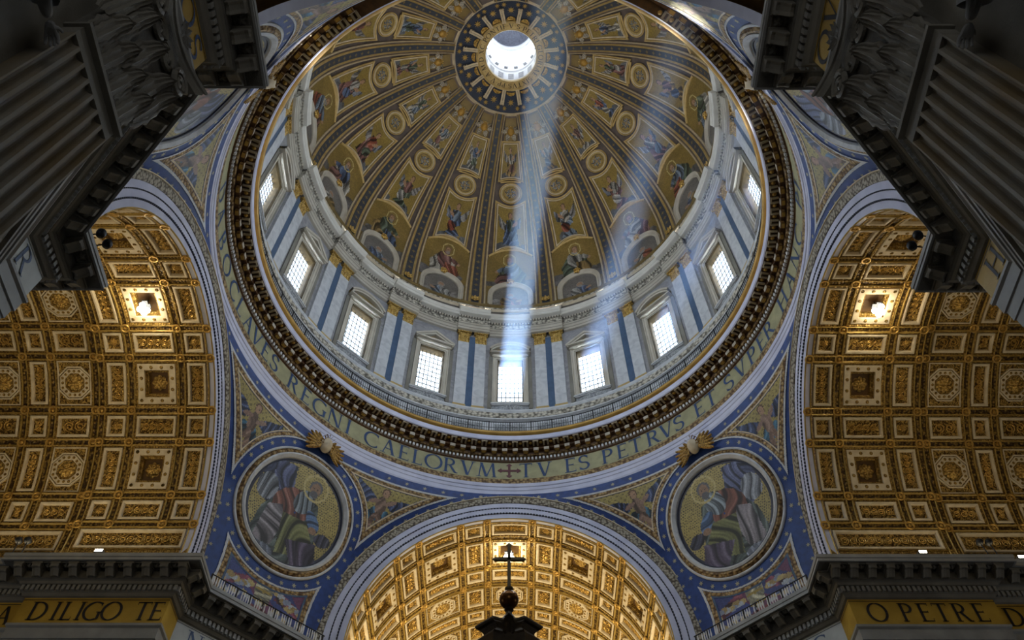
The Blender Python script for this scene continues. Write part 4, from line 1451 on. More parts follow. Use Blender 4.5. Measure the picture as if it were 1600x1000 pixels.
CORN = ['far right', 'near right', 'near left', 'far left']
for c in range(4):
    # c = 0: +x+y, then clockwise seen from above
    M0 = rotz(90 * c)
    nm = CORN[c]
    base = structure('wall_pendentive', PN['base'], 'band_blue', 'starry blue pendentive at the %s corner under the dome' % nm, M0)
    put('stars', PN['stars'], 'star_pale', base, kind='stuff')
    o = put('roundel_mosaic', mosaic_disc(pend, 0, RC, 3.85, 60, 'roundel', [21, 44, 13, 4][c], .03), 'mosaic', None, M0,
            'round mosaic of a seated robed man at the %s corner under the dome' % nm, 'mosaic', 'pendentive roundels')
    put('dark_rim', PN['r1'], 'bead_dark', o)
    put('white_ring', PN['r2'], 'marble_pale', o)
    put('gilt_ring', PN['r3'], 'ornament_brown', o)
    put('white_ring', PN['r4'], 'marble_pale', o)
    for sd, key, u0, u1, cs in (('right', 'aR', .2, 11.5, 6.0), ('left', 'aL', -11.5, -.2, -6.0)):
        mm_ = sdf_mesh(pend, u0, u1, 40.9, 47.9, .085, lambda s, z: g_angel(s, z) - .5, .04,
                       lambda U, V, cs=cs, c=c: figure('putto', 60 + c * 2 + (cs > 0), (U - cs) / 2.45 * (1 if cs > 0 else -1), (V - 45.75) / 2.45))
        o = put('angel_mosaic', mm_, 'mosaic', None, M0, 'triangular winged angel mosaic %s of the %s roundel' % (sd, nm), 'mosaic', 'angel mosaics beside the roundels')
        put('white_border', PN[key + 'w'], 'marble_pale', o)
        put('ornament_border', PN[key + 'b'], 'ornament_brown', o)
        put('inner_border', PN[key + 'i'], 'stucco_cream', o)
    mm_ = sdf_mesh(pend, -6.5, 6.5, 33, 41.1, .085, lambda s, z: g_low(s, z) - .5, .04,
                   lambda U, V, c=c: figure('arms', 80 + c, U / 4.9, (V - 35.9) / 3.0))
    o = put('emblem_mosaic', mm_, 'mosaic', None, M0, 'blue mosaic with crown and garlands under the %s roundel' % nm, 'mosaic', 'emblem mosaics under the roundels')
    put('white_border', PN['loww'], 'marble_pale', o)
    put('ornament_border', PN['lowb'], 'ornament_brown', o)
    put('inner_border', PN['lowi'], 'stone_blue', o)
    o = empty('winged_cherub', M0, cat='sculpture', group='gilded cherubs over the roundels', label='gilded winged cherub head above the %s roundel' % nm)
    put('head', PN['chead'], 'stucco_cream', o)
    put('curls', PN['chair'], 'gold_wing', o)
    for sg in (-1, 1):
        for q in range(7):
            put('feather', PN['f%d%d' % (sg, q)], 'gold_wing', o)

# ================================================================== the four great arches
pcS = plane_chart(S)


def arch_path(r, n=61):
    return np.vstack([[(r, 33.0)], circle(0, ZA, r, n, 0, 180), [(-r, 33.0)]])


ap_ = arch_path(RI)
AR = {}
AR['f1'] = band(pcS, ap_, [(-.02, -.5), (0, .04), (.44, .04), (.44, -.1)]).mesh('fascia')
AR['f2'] = band(pcS, ap_, [(.50, -.1), (.50, .09), (.96, .09), (.96, -.1)]).mesh('fascia')
AR['f3'] = band(pcS, ap_, [(1.02, -.1), (1.02, .14), (1.46, .14), (1.46, -.1)]).mesh('fascia')
AR['orn'] = band(pcS, ap_, [(1.46, .1), (1.47, .20), (1.55, .24), (1.95, .30), (2.02, .26), (2.10, .22), (2.12, 0)]).mesh('leaf_moulding')
AR['wl'] = band(pcS, ap_, [(2.02, .24), (2.03, .33), (2.10, .33), (2.14, 0)]).mesh('white_fillet')
AR['back'] = band(pcS, ap_, [(0, -.08), (2.15, -.08)]).mesh('soffit_back')
for key, r in (('b1', .47), ('b2', .99)):
    bd = MB()
    arr = arch_path(RI + r, 3)
    n = int((PI * (RI + r) + 3.2) / .24)
    for i in range(n):
        q = i / n * (PI * (RI + r) + 3.2) - 1.6
        if q < 0:
            p, t = (RI + r, ZA + q), 0
        elif q > PI * (RI + r):
            p, t = (-(RI + r), ZA - (q - PI * (RI + r))), 0
        else:
            t = q / (RI + r)
            p = ((RI + r) * math.cos(t), ZA + (RI + r) * math.sin(t))
        M_ = Matrix.Translation((p[0], S - .06, p[1])) @ Matrix.Rotation(-t, 4, 'Y')
        bd.box((0, 0, 0), (.10, .14, .14), M_)
    AR[key] = bd.mesh('bead_row')
for c, nm in enumerate(('far', 'right', 'near', 'left')):
    M0 = rotz(90 * c)
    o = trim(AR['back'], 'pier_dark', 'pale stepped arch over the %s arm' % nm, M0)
    for key in ('f1', 'f2', 'f3'):
        put('fascia', AR[key], 'marble_lilac', o)
    put('leaf_moulding', AR['orn'], 'ornament_lattice', o)
    put('white_fillet', AR['wl'], 'stucco_cream', o)
    for key in ('b1', 'b2'):
        put('bead_row', AR[key], 'bead_dark', o, kind='stuff')

# ================================================================== coffered barrel vaults
VL = 46.0
R1_, R2_ = RI, RI + .28
BOSS = [9.2, 20.05, 38.4, 49.3, 67.6, 78.2]
BA = sorted([-b for b in BOSS] + BOSS)
BY1 = [20.1, 22.1, 25.5, 27.5]
BY2 = [28.05, 30.95, 32.85, 35.75, 37.65, 40.55, 42.45, 45.3]


def vchart(R):
    return lambda u, v, h: np.stack([(R + h) * np.sin(u / R), v, (R + h) * np.cos(u / R)], -1)


def rpath(hx, hy, step=.5):
    return dense([(-hx, -hy), (-hx, hy), (hx, hy), (hx, -hy)], step, True)


def opath(r, step=.4):
    q = r * math.tan(PI / 8)
    return dense([(-q, -r), (-r, -q), (-r, q), (-q, r), (q, r), (r, q), (r, -q), (q, -r)], step, True)


def floor_grid(ch, hx, hy, h, n=7):
    u, v = np.meshgrid(np.linspace(-hx, hx, n), np.linspace(-hy, hy, 3), indexing='ij')
    return MB().grid(ch(u.ravel(), v.ravel(), h).reshape(n, 3, 3))


def rosette(ch, r, h, n=8):
    mb = MB()
    P = []
    for q in (.06, .3, .55, .8, 1.0):
        row = []
        for t in np.linspace(0, 2 * PI, n * 6, endpoint=False):
            rr = r * q * (.80 + .20 * abs(math.cos(n * t / 2)))
            row.append(ch(np.array([rr * math.cos(t)]), np.array([rr * math.sin(t)]), h - r * .40 * math.sin(PI * min(1, q + .12)) * (.55 + .45 * abs(math.cos(n * t / 2))))[0])
        P.append(row)
    mb.grid(np.array(P), close_v=True)
    P = []
    for q in (.02, .5, 1.0):
        P.append([ch(np.array([r * .24 * q * math.cos(t)]), np.array([r * .24 * q * math.sin(t)]), h - r * (.55 - .25 * q * q))[0] for t in np.linspace(0, 2 * PI, 12, endpoint=False)])
    mb.grid(np.array(P), close_v=True)
    return mb


CELL = {}


def cell(kind, hx, hy, R):
    key = (kind, round(hx, 3), round(hy, 3), R)
    if key in CELL:
        return CELL[key]
    ch = vchart(R)
    parts = []
    p0 = rpath(hx, hy)
    if kind == 'rect':
        parts.append(('moulding', band(ch, p0, [(0, -.02), (.0, -.06), (.05, -.07), (.06, .02), (.13, .03)], True), 'vault_moulding'))
        parts.append(('frame', band(ch, p0, [(.15, .03), (.16, -.03), (.20, -.06), (.30, -.05), (.34, .0), (.36, .16)], True), 'stucco_cream'))
        parts.append(('panel', floor_grid(ch, hx - .35, hy - .35, .14), 'vault_relief'))
        # carved scroll standing out of the panel
        sc_ = MB()
        ax, ay = hx - .52, hy - .52
        if max(ax, ay) > 1.3 * min(ax, ay):
            m_ = max(2, int(round(max(ax, ay) / max(.18, min(ax, ay)) * 1.2)))
            for i in range(m_):
                cpos = (-1 + (2 * i + 1) / m_) * max(ax, ay)
                t = np.linspace(0, 3.4 * PI, 18)
                r = min(ax, ay, max(ax, ay) / m_) * (1 - t / (4.2 * PI))
                u = r * np.cos(t) * (1 if i % 2 else -1)
                v = cpos + r * np.sin(t)
                if ax > ay:
                    u, v = v, u
                sc_.tube(ch(u, v, .09), .042, 4)
        else:
            sc_ = rosette(ch, min(ax, ay) * .95, .12, 6)
        parts.append(('scrollwork', sc_, 'gold'))
    elif kind == 'square':
        parts.append(('moulding', band(ch, p0, [(0, -.02), (0, -.07), (.06, -.08), (.08, .0), (.20, .02)], True), 'vault_moulding'))
        parts.append(('frame', band(ch, p0, [(.20, .02), (.21, -.03), (.25, -.05), (.64, -.05), (.66, .05)], True), 'stucco_cream'))
        parts.append(('step', band(ch, p0, [(.66, .05), (.72, .02), (.76, .2), (.84, .22), (.86, .45)], True), 'vault_moulding'))
        parts.append(('panel', floor_grid(ch, hx - .85, hy - .85, .45), 'vault_back'))
        sd = MB()
        for i in range(4):
            for j in range(3):
                for (u, v) in (((-1 + i * 2 / 3) * (hx - .44), (hy - .44)), ((-1 + i * 2 / 3) * (hx - .44), -(hy - .44)), (hx - .44, (-1 + i * 2 / 3) * (hy - .44)), (-(hx - .44), (-1 + i * 2 / 3) * (hy - .44))):
                    if j == 0:
                        P = [[ch(np.array([u + r * math.cos(t)]), np.array([v + r * math.sin(t)]), -.055 - hh)[0] for t in np.linspace(0, 2 * PI, 10, endpoint=False)] for r, hh in ((.02, .05), (.08, .045), (.12, .0))]
                        sd.grid(np.array(P), close_v=True)
        parts.append(('studs', sd, 'vault_moulding'))
        parts.append(('rosette', rosette(ch, min(hx, hy) - .95, .42), 'gold_leaf'))
    elif kind == 'octagon':
        ro = min(hx, hy) - .12
        parts.append(('moulding', band(ch, p0, [(0, -.02), (0, -.07), (.06, -.08), (.09, .05), (.12, .05)], True), 'vault_moulding'))
        parts.append(('edge', band(ch, rpath(hx - .10, hy - .10), [(0, .03), (0, -.03), (.08, -.03), (.08, .06)], True), 'stucco_cream'))
        parts.append(('spandrels', floor_grid(ch, hx - .1, hy - .1, .06), 'vault_relief'))
        po = opath(ro)
        parts.append(('rim', band(ch, po, [(-.02, .05), (-.02, -.05), (.06, -.06), (.08, .02)], True), 'stucco_cream'))
        parts.append(('frame', band(ch, po, [(.12, .03), (.13, -.03), (.16, -.04), (.44, -.04), (.46, .04)], True), 'stucco_cream'))
        parts.append(('step', band(ch, po, [(.46, .02), (.50, -.02), (.56, .0), (.60, .05)], True), 'vault_moulding'))
        sd = MB()
        for i in range(16):
            t = i * PI / 8
            q = (ro - .30) / max(abs(math.cos(((t + PI / 8) % (PI / 4)) - PI / 8)), .9)
            u, v = q * math.cos(t), q * math.sin(t)
            P = [[ch(np.array([u + r * math.cos(b)]), np.array([v + r * math.sin(b)]), -.045 - hh)[0] for b in np.linspace(0, 2 * PI, 8, endpoint=False)] for r, hh in ((.02, .05), (.07, .045), (.10, .0))]
            sd.grid(np.array(P), close_v=True)
        parts.append(('studs', sd, 'vault_moulding'))
        parts.append(('rosette', rosette(ch, ro - .58, .05, 10), 'gold_leaf'))
    CELL[key] = [(n_, m_.mesh(n_, n_ == 'rosette'), t_) for n_, m_, t_ in parts]
    return CELL[key]


bo = MB()
P = [[(math.cos(t) * (.25 + .065 * math.cos(q)), math.sin(t) * (.25 + .065 * math.cos(q)), -.08 - .065 * math.sin(q)) for q in np.linspace(0, 2 * PI, 6, endpoint=False)] for t in np.linspace(0, 2 * PI, 18, endpoint=False)]
bo.grid(np.array(P), close_u=True, close_v=True)
P = [[(q * .15 * math.cos(t) * (1 + .2 * math.cos(5 * t)), q * .15 * math.sin(t) * (1 + .2 * math.cos(5 * t)), -.05 - .10 * math.cos(q * PI / 2)) for t in np.linspace(0, 2 * PI, 15, endpoint=False)] for q in (.1, .6, 1)]
bo.grid(np.array(P), close_v=True)
BOSSM = bo.mesh('boss')


BODY = [(-.22, .6), (-.22, .02), (.22, .02), (.22, .6)]
FILL = [[(-.235, .1), (-.235, -.05), (-.19, -.08), (-.15, -.05), (-.145, .05)], [(.145, .05), (.15, -.05), (.19, -.08), (.235, -.05), (.235, .1)]]


def strip_long(R, y0, y1, prs, name):
    ch = vchart(R)
    mb = MB()
    for pr in prs:
        mb.grid(np.array([[ch(np.array([u]), np.array([y]), h)[0] for u, h in pr] for y in (y0, y1)]))
    return mb.mesh(name)


def strip_cross(R, prs, name, a=90):
    ch = vchart(R)
    mb = MB()
    for pr in prs:
        mb.grid(np.array([[ch(np.array([rad(t) * R]), np.array([v]), h)[0] for v, h in pr] for t in np.linspace(-a, a, 73)]))
    return mb.mesh(name)


SH = {}
for nm, R, y0, y1 in (('a', R1_, S + .02, 27.78), ('b', R2_, 27.78, VL)):
    ch = vchart(R + .02)
    SH[nm] = MB().grid(np.array([[ch(np.array([rad(t) * (R + .02)]), np.array([y]), .62)[0] for y in (y0, y1)] for t in np.linspace(-90, 90, 73)])).mesh('ceiling_vault', True)
    SH[nm + 's'] = MB()
    for sg in (-1, 1):
        SH[nm + 's'].grid(np.array([[[sg * (R - .02), y, z] for z in (33.0 - ZA, 0.58)] for y in (y0, y1)]))
    SH[nm + 's'] = SH[nm + 's'].mesh('gilt_footing')
SH['step'] = MB().grid(np.array([[[r * math.sin(rad(t)), 27.78, r * math.cos(rad(t))] for r in (R1_ - .01, R2_ + .7)] for t in np.linspace(-90, 90, 73)])).mesh('step_edge')
SL1, SL2 = strip_long(R1_, S + .02, 27.78, [BODY], 'rib_band'), strip_long(R2_, 27.78, VL, [BODY], 'rib_band')
FL1, FL2 = strip_long(R1_, S + .02, 27.78, FILL, 'gilt_fillets'), strip_long(R2_, 27.78, VL, FILL, 'gilt_fillets')
SC1, SC2 = strip_cross(R1_, [BODY], 'rib_band'), strip_cross(R2_, [BODY], 'rib_band')
FC1, FC2 = strip_cross(R1_, FILL, 'gilt_fillets'), strip_cross(R2_, FILL, 'gilt_fillets')
TC1, TC2 = strip_cross(R1_, [BODY], 'rib_band', 78.4), strip_cross(R2_, [BODY], 'rib_band', 78.4)
TF1, TF2 = strip_cross(R1_, FILL, 'gilt_fillets', 78.4), strip_cross(R2_, FILL, 'gilt_fillets', 78.4)

VA = Matrix.Translation((0, 0, ZA))
for vn, ang in (('far', 0), ('right', 90), ('left', -90)):
    M0 = rotz(ang) @ VA
    va = structure('ceiling_vault', SH['a'], 'vault_back', 'gilded coffered barrel vault over the %s arm' % vn, M0)
    put('outer_bay', SH['b'], 'vault_back', va)
    put('gilt_footing', SH['as'], 'vault_moulding', va)
    put('gilt_footing', SH['bs'], 'vault_moulding', va)
    put('step_edge', SH['step'], 'vault_moulding', va)
    for b in BA:
        for me, fe in ((SL1, FL1), (SL2, FL2)):
            rbn = put('rib_band', me, 'vault_leaf', va, Matrix.Rotation(rad(b), 4, 'Y'))
            put('gilt_fillets', fe, 'vault_line', rbn)
    for R, me, fe, mt_, ft_, ys in ((R1_, SC1, FC1, TC1, TF1, BY1), (R2_, SC2, FC2, TC2, TF2, BY2[:-1])):
        for y in ys:
            whole = y in (20.1, 27.5, 28.05, 35.75)
            rbn = put('rib_band', me if whole else mt_, 'vault_leaf', va, Matrix.Translation((0, y, 0)))
            put('gilt_fillets', fe if whole else ft_, 'vault_line', rbn)
            for b in BA:
                put('boss', BOSSM, 'gold', va, Matrix.Rotation(rad(b), 4, 'Y') @ Matrix.Translation((0, y, R)))
    rows = [(0, 9.2)] + [(sg * q, w_) for sg in (-1, 1) for q, w_ in ((29.22, 9.17), (58.45, 9.15), (14.62, 5.42), (43.85, 5.45), (72.9, 5.3))]
    for R, ys, wide0 in ((R1_, BY1, False), (R2_, BY2, True)):
        for i in range(len(ys) - 1):
            wide = (i % 2 == 0) == wide0
            y0, y1 = ys[i], ys[i + 1]
            hy = (y1 - y0) / 2 - .22
            if y0 > 42:
                continue
            for th, hw_ in rows:
                hx = R * rad(hw_) - .22
                big = hw_ > 8
                kind = 'rect'
                if wide and big:
                    kind = 'octagon' if wide0 else 'square'
                M1 = Matrix.Rotation(rad(th), 4, 'Y') @ Matrix.Translation((0, (y0 + y1) / 2, 0))
                cp = cell(kind, hx, hy, R)
                lamp_here = kind == 'square' and th == 0
                co = put('coffer', cp[0][1], cp[0][2], va, M1)
                for n_, me_, mt_ in cp[1:]:
                    if lamp_here and n_ == 'rosette':
                        continue
                    put(n_, me_, mt_, co)
        for sg in (-1, 1):
            for y0, y1 in (((BY1[0], BY1[-1]),) if not wide0 else ((28.05, 35.75), (35.75, 43.2))):
                cp = cell('rect', R * rad(4.6) - .05, (y1 - y0) / 2 - .2, R)
                M1 = Matrix.Rotation(rad(sg * 83.4), 4, 'Y') @ Matrix.Translation((0, (y0 + y1) / 2, 0))
                co = put('long_coffer', cp[0][1], cp[0][2], va, M1)
                for n_, me_, mt_ in cp[1:]:
                    put(n_, me_, mt_, co)
# the arm over the viewer: plain vault shell
structure('ceiling_nave', SH['a'], 'vault_back', 'gilded barrel vault over the viewer', rotz(180) @ VA)
structure('ceiling_nave_outer', SH['b'], 'vault_back', 'gilded barrel vault farther back over the viewer', rotz(180) @ VA)

# ================================================================== piers and the great entablature
PATHS = {1: np.array([(46, 9.57), (29.55, 9.57), (29.55, 9.15), (17.95, 9.15), (17.95, 12.0), (12.0, 17.95), (9.3, 17.95), (9.3, 46)], float),
         -1: np.array([(46, 9.62), (29.9, 9.62), (29.9, 9.2), (18.62, 9.2), (18.62, 12.15), (12.15, 18.62), (9.67, 18.62), (9.67, 46)], float)}
KD = 0.842


def path_off(d, sy):
    return PATHS[sy] + offsets2d(PATHS[sy], False) * d * KD


def sweep(prof, i0=0, i1=None, sx=1, sy=1):
    i1 = 8 if i1 is None else i1
    cols = []
    for d, z in prof:
        q = path_off(d, sy)[i0:i1]
        cols.append(np.stack([q[:, 0] * sx, q[:, 1] * sy, 0 * q[:, 0] + z], -1))
    return MB().grid(np.stack(cols, 1))


mo = MB()
# scrolled bracket seen from below: x along the wall, y out of the wall, z up; origin at the front edge of the cornice
prof = [(-1.02, 31.98), (-.85, 31.95), (-.62, 32.10), (-.45, 32.22), (-.28, 32.24), (-.20, 32.36), (-.22, 32.55)]
mo.grid(np.array([[[x, y, z + (.05 if abs(x) < .1 else 0)] for y, z in prof] for x in (-.24, -.2, -.09, .09, .2, .24)]))
for sx in (-.24, .24):
    V = [(sx, y, z) for y, z in prof] + [(sx, -1.02, 32.55)]
    mo.add(V, [tuple(range(len(V)))])
mo.box((0, -.62, 32.5), (.62, .86, .10))
MOD = mo.mesh('modillion')
ro = MB()
ro.grid(np.array([[[q * .22 * math.cos(t) * (1 + .2 * math.cos(5 * t)), -.60 + q * .22 * math.sin(t) * (1 + .2 * math.cos(5 * t)), 32.54 - .14 * math.cos(q * PI / 2)] for t in np.linspace(0, 2 * PI, 20, endpoint=False)] for q in (.05, .5, 1)]), close_v=True)
for a_, b_ in (((-.3, -.92), (.3, -.92)), ((.3, -.92), (.3, -.28)), ((.3, -.28), (-.3, -.28)), ((-.3, -.28), (-.3, -.92))):
    ro.box(((a_[0] + b_[0]) / 2, (a_[1] + b_[1]) / 2, 32.53), (abs(a_[0] - b_[0]) + .05, abs(a_[1] - b_[1]) + .05, .06))
ROS = ro.mesh('soffit_coffer')

for ci, (sx, sy, nm) in enumerate(((-1, 1, 'far left'), (1, 1, 'far right'), (-1, -1, 'near left'), (1, -1, 'near right'))):
    structure('wall_pier', sweep([(2.0, 27.2), (2.2, 27.15), (2.2, -1.6)], sx=sx, sy=sy), 'pier_stone', 'great stone pier at the %s corner' % nm)
    co = trim(sweep([(3.2, 33.06), (0.0, 33.06), (0, 32.82), (.05, 32.80), (.05, 32.60), (0, 32.56), (.12, 32.56)], sx=sx, sy=sy), 'cornice_grey', 'grey cornice edge of the %s pier' % nm)
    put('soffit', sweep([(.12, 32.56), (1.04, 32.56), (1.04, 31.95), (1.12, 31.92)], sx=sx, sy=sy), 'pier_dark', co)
    put('bed_moulding', sweep([(1.12, 31.92), (1.25, 31.88), (1.34, 31.74), (1.52, 31.72), (1.52, 31.34), (1.62, 31.30), (1.74, 31.14), (1.9, 31.10)], sx=sx, sy=sy), 'pier_stone', co)
    put('architrave', sweep([(1.9, 29.35), (1.72, 29.33), (1.72, 29.18), (1.84, 29.08), (1.84, 28.42), (1.93, 28.40), (1.93, 27.78), (2.0, 27.76), (2.0, 27.2)], sx=sx, sy=sy), 'cornice_grey', co)
    pale0 = 3 if nm == 'near left' else 4
    fz = [(1.9, 31.10), (1.9, 29.35)]
    fr1 = put('frieze', sweep(fz, 0, pale0 + 1, sx, sy), 'frieze_yellow', co)
    fr2 = put('frieze', sweep(fz, pale0, 6, sx, sy), 'frieze_pale', co)
    fr3 = put('frieze', sweep(fz, 5, 8, sx, sy), 'frieze_yellow', co)
    # thin dark line framing the frieze
    put('frieze_line', sweep([(1.885, 30.98), (1.885, 30.94)], 0, 8, sx, sy), 'letter_dark', co)
    # brackets and rosettes along every stretch of the path
    dm = MB()
    offp = path_off(.6, sy)
    offd = path_off(1.46, sy)
    for i in range(7):
        a_, b_ = offp[i], offp[i + 1]
        ln = np.linalg.norm(b_ - a_)
        if ln < 1.0:
            continue
        t = (b_ - a_) / ln
        n_ = np.array([t[1], -t[0]])
        cnt = max(1, int(round(ln / 1.07)))
        for j in range(cnt):
            for half, me, nm_ in ((0, MOD, 'modillion'), (.5, ROS, 'soffit_coffer')):
                if half and j == cnt - 1:
                    continue
                p = a_ + t * ln * (j + .5 + half) / cnt - n_ * .6 * KD
                if abs(p[0]) > 40 or abs(p[1]) > 40:
                    continue
                tx, ty = t[0] * sx, t[1] * sy
                ox, oy = -n_[0] * sx * KD, -n_[1] * sy * KD
                Mx = Matrix(((tx, ox, 0, p[0] * sx), (ty, oy, 0, p[1] * sy), (0, 0, 1, 0), (0, 0, 0, 1)))
                put(nm_, me, 'pier_dark' if half else 'pier_stone', co, Mx)
        a_, b_ = offd[i], offd[i + 1]
        ln = np.linalg.norm(b_ - a_)
        t = (b_ - a_) / ln
        n_ = np.array([t[1], -t[0]])
        cnt = int(ln / .29)
        for j in range(cnt):
            p = a_ + t * ln * (j + .5) / cnt
            if abs(p[0]) > 40 or abs(p[1]) > 40:
                continue
            Mx = Matrix(((t[0] * sx, n_[0] * sx, 0, p[0] * sx), (t[1] * sy, n_[1] * sy, 0, p[1] * sy), (0, 0, 1, 31.53), (0, 0, 0, 1)))
            dm.box((0, 0, 0), (.17, .16, .34), Mx)
    put('dentil_row', dm, 'cornice_grey', co, kind='stuff')
    # letters
    H_, Z_ = 1.22, 29.60

    def line(chars, origin, right, fr, mt='letter_dark'):
        for ch_, t in chars:
            def fm(x, y, t=t):
                return np.stack([origin[0] + right[0] * (t + x * H_), origin[1] + right[1] * (t + x * H_), Z_ + y * H_], -1)
            put('letter', glyph(ch_, fm), mt, fr)
    if nm == 'far left':
        line([('D', -26.75), ('I', -25.75), ('L', -25.08), ('I', -24.37), ('G', -23.65), ('O', -22.6), ('T', -20.85), ('E', -20.02)], (0, 10.72), (1, 0), fr1)
        line([('A', -28.85)], (0, 11.14), (1, 0), fr1)
        o0 = np.array([-17.95, 12.0]) + 1.58 * np.array([-1, 1]) / R2
        line([('N', .75), ('O', 2.0), ('N', 3.3)], o0, (1 / R2, 1 / R2), fr2, 'letter_blue')
    elif nm == 'far right':
        line([('O', 20.95), ('P', 22.6), ('E', 23.65), ('T', 24.6), ('R', 25.7), ('E', 26.8)], (0, 10.72), (1, 0), fr1)
        line([('D', 28.9), ('I', 29.95)], (0, 11.14), (1, 0), fr1)
        o0 = np.array([17.95, 12.0]) + 1.58 * np.array([1, 1]) / R2
        line([('L', -2.9), ('I', -2.0), ('G', -.95)], o0, (1 / R2, -1 / R2), fr2, 'letter_blue')
    elif nm == 'near left':
        line([('O', -22.2), ('S', -20.9), ('D', -23.5)], (-11.24, 0), (0, 1), fr3, 'letter_blue')
        line([('R', -12.15)], (-20.19, 0), (0, 1), fr2, 'letter_blue')
    else:
        line([('O', 20.95), ('V', 22.15), ('O', 23.5)], (11.24, 0), (0, -1), fr3)
        line([('H', 12.15)], (20.19, 0), (0, -1), fr1)
    # balustrade on the chamfered corner, iron rail on the arm cornices
    rl = MB()
    q0, q1 = path_off(.35, sy)[4], path_off(.35, sy)[5]
    ln = np.linalg.norm(q1 - q0)
    t = (q1 - q0) / ln
    wb = MB()
    for j in range(int(ln / .95) + 1):
        p = q0 + t * min(j * .95, ln)
        rl.box((p[0] * sx, p[1] * sy, 33.5), (.09, .09, .95))
    for z in (33.16, 33.95):
        a3, b3 = np.array([q0[0] * sx, q0[1] * sy, z]), np.array([q1[0] * sx, q1[1] * sy, z])
        rl.tube([a3, (a3 + b3) / 2, b3], .04, 5)
    for j in range(int(ln / .17)):
        if j % 6 == 0:
            continue
        p = q0 + t * (j + .3) * .17
        wb.tube([(p[0] * sx, p[1] * sy, 33.22), (p[0] * sx, p[1] * sy, 33.5), (p[0] * sx, p[1] * sy, 33.9)], [.025, .055, .025], 5)
    r_ = put('railing', rl, 'iron', None, None, 'low iron railing on the cornice of the %s pier' % nm, 'railing', 'railings under the pendentives')
    put('balusters', wb, 'white_stone', r_, kind='stuff')

# ---------------------------------------------------------------- fluted giant pilasters of the two near piers, facing the nave


def pil_chart(sg):
    return lambda u, v, h: np.stack([sg * (11.62 - h) + 0 * u, -22.2 + u, v + 0 * u], -1)


LEAFP = leaf_grid(.86, 1.75, .42, 11, 7, 4)
for sg, side_ in ((-1, 'left'), (1, 'right')):
    pc = pil_chart(sg)
    p = empty('fluted_pilaster', Matrix.Translation((sg * 11.4, -22.2, -1.6)), cat='pilaster', label='dark fluted giant pilaster with leafy capital at the top %s' % side_)
    T0 = Matrix.Translation((-sg * 11.4, 22.2, 1.6))
    u, hh = [], []
    u += [-1.45, -1.45]
    hh += [0, .62]
    for i in range(7):
        c_ = -1.45 + .10 + .20 * .5 + i * (2.7 / 6.75)
        c_ = -1.245 + i * .415
        for t in np.linspace(0, PI, 9):
            u.append(c_ - .155 * math.cos(t))
            hh.append(.62 - .16 * math.sin(t))
    u += [1.45, 1.45]
    hh += [.62, 0]
    u, hh = np.array(u), np.array(hh)
    P = np.stack([np.stack([sg * (11.62 - hh), -22.2 + u, 0 * u + z], -1) for z in (-1.6, 10, 21.6)], 1)
    put('shaft', MB().grid(P), 'pier_flute', p, T0)
    nb = MB().box((sg * 11.31, -22.2, 21.85), (.62, 2.9, .52)).box((sg * 11.25, -22.2, 22.18), (.86, 3.08, .16)).box((sg * 11.27, -22.2, 22.32), (.76, 3.0, .12))
    put('astragal', nb, 'pier_stone', p, T0)
    bell = MB()
    P = []
    for z, w_, d_ in ((22.35, 1.42, .60), (24.5, 1.44, .66), (25.8, 1.52, .8), (26.7, 1.7, 1.05)):
        P.append([pc(np.array([q]), np.array([z]), h_)[0] for q, h_ in ((-w_, 0), (-w_, d_), (0, d_), (w_, d_), (w_, 0))])
    bell.grid(np.array(P))
    cap_ = put('capital', bell, 'pier_dark', p, T0)
    for row, (z0, cnt, hs, out) in enumerate(((22.38, 4, 1.0, .58), (23.35, 3, 1.25, .66), (23.35, 2, 1.25, .62))):
        for i in range(cnt):
            uu = (i - (cnt - 1) / 2) * (2.9 / (4 if row == 0 else 3)) if row < 2 else (-1.45, 1.45)[i]
            Pl = LEAFP.copy() * np.array([1.0 if row == 0 else 1.08, hs, hs])
            Q = np.stack([sg * (11.62 - out - Pl[..., 1]), -22.2 + uu + Pl[..., 0], z0 + Pl[..., 2]], -1)
            put('leaf', MB().grid(Q), 'pier_stone', cap_)
    for s2 in (-1, 1):
        for dirn in (1, -1):
            t = np.linspace(0, 3.6 * PI, 30)
            r = .52 * (1 - t / (4.1 * PI))
            cu = s2 * (1.30 if dirn == 1 else .42)
            uu = cu + s2 * dirn * r * np.cos(t + .6)
            vv = 26.05 + r * np.sin(t + .6) * (1 if dirn == 1 else .8)
            put('volute', MB().tube(pc(uu, vv, (1.15 if dirn == 1 else .95)), .10, 6), 'pier_stone', cap_)
    ab = MB()
    uu = np.linspace(-1.95, 1.95, 15)
    dd = 1.05 + .45 * (np.abs(uu) / 1.95) ** 2
    P = [np.stack([sg * (11.62 - dd * f_), -22.2 + uu * g_, 0 * uu + z], -1) for z, f_, g_ in ((26.65, .0, .9), (26.65, .92, .95), (26.85, 1.0, 1.0), (27.0, 1.0, 1.0), (27.02, 1.06, 1.03), (27.2, 1.06, 1.03), (27.2, 0, 1.03))]
    ab.grid(np.array(P))
    put('abacus', ab, 'pier_stone', p, T0)
    fl_ = MB()
    for i in range(9):
        t = i * 2 * PI / 9
        Pl = leaf_grid(.24, .48, .05, 5, 2)
        Q = np.stack([Pl[..., 0] * math.cos(t) - Pl[..., 2] * math.sin(t), Pl[..., 0] * math.sin(t) + Pl[..., 2] * math.cos(t)], -1)
        fl_.grid(np.stack([sg * (11.62 - 1.25 - Pl[..., 1] - .1), -22.2 + Q[..., 0], 26.85 + Q[..., 1]], -1))
    put('flower', fl_, 'pier_dark', p, T0)

# ---------------------------------------------------------------- statues standing in the niches beside the pilasters


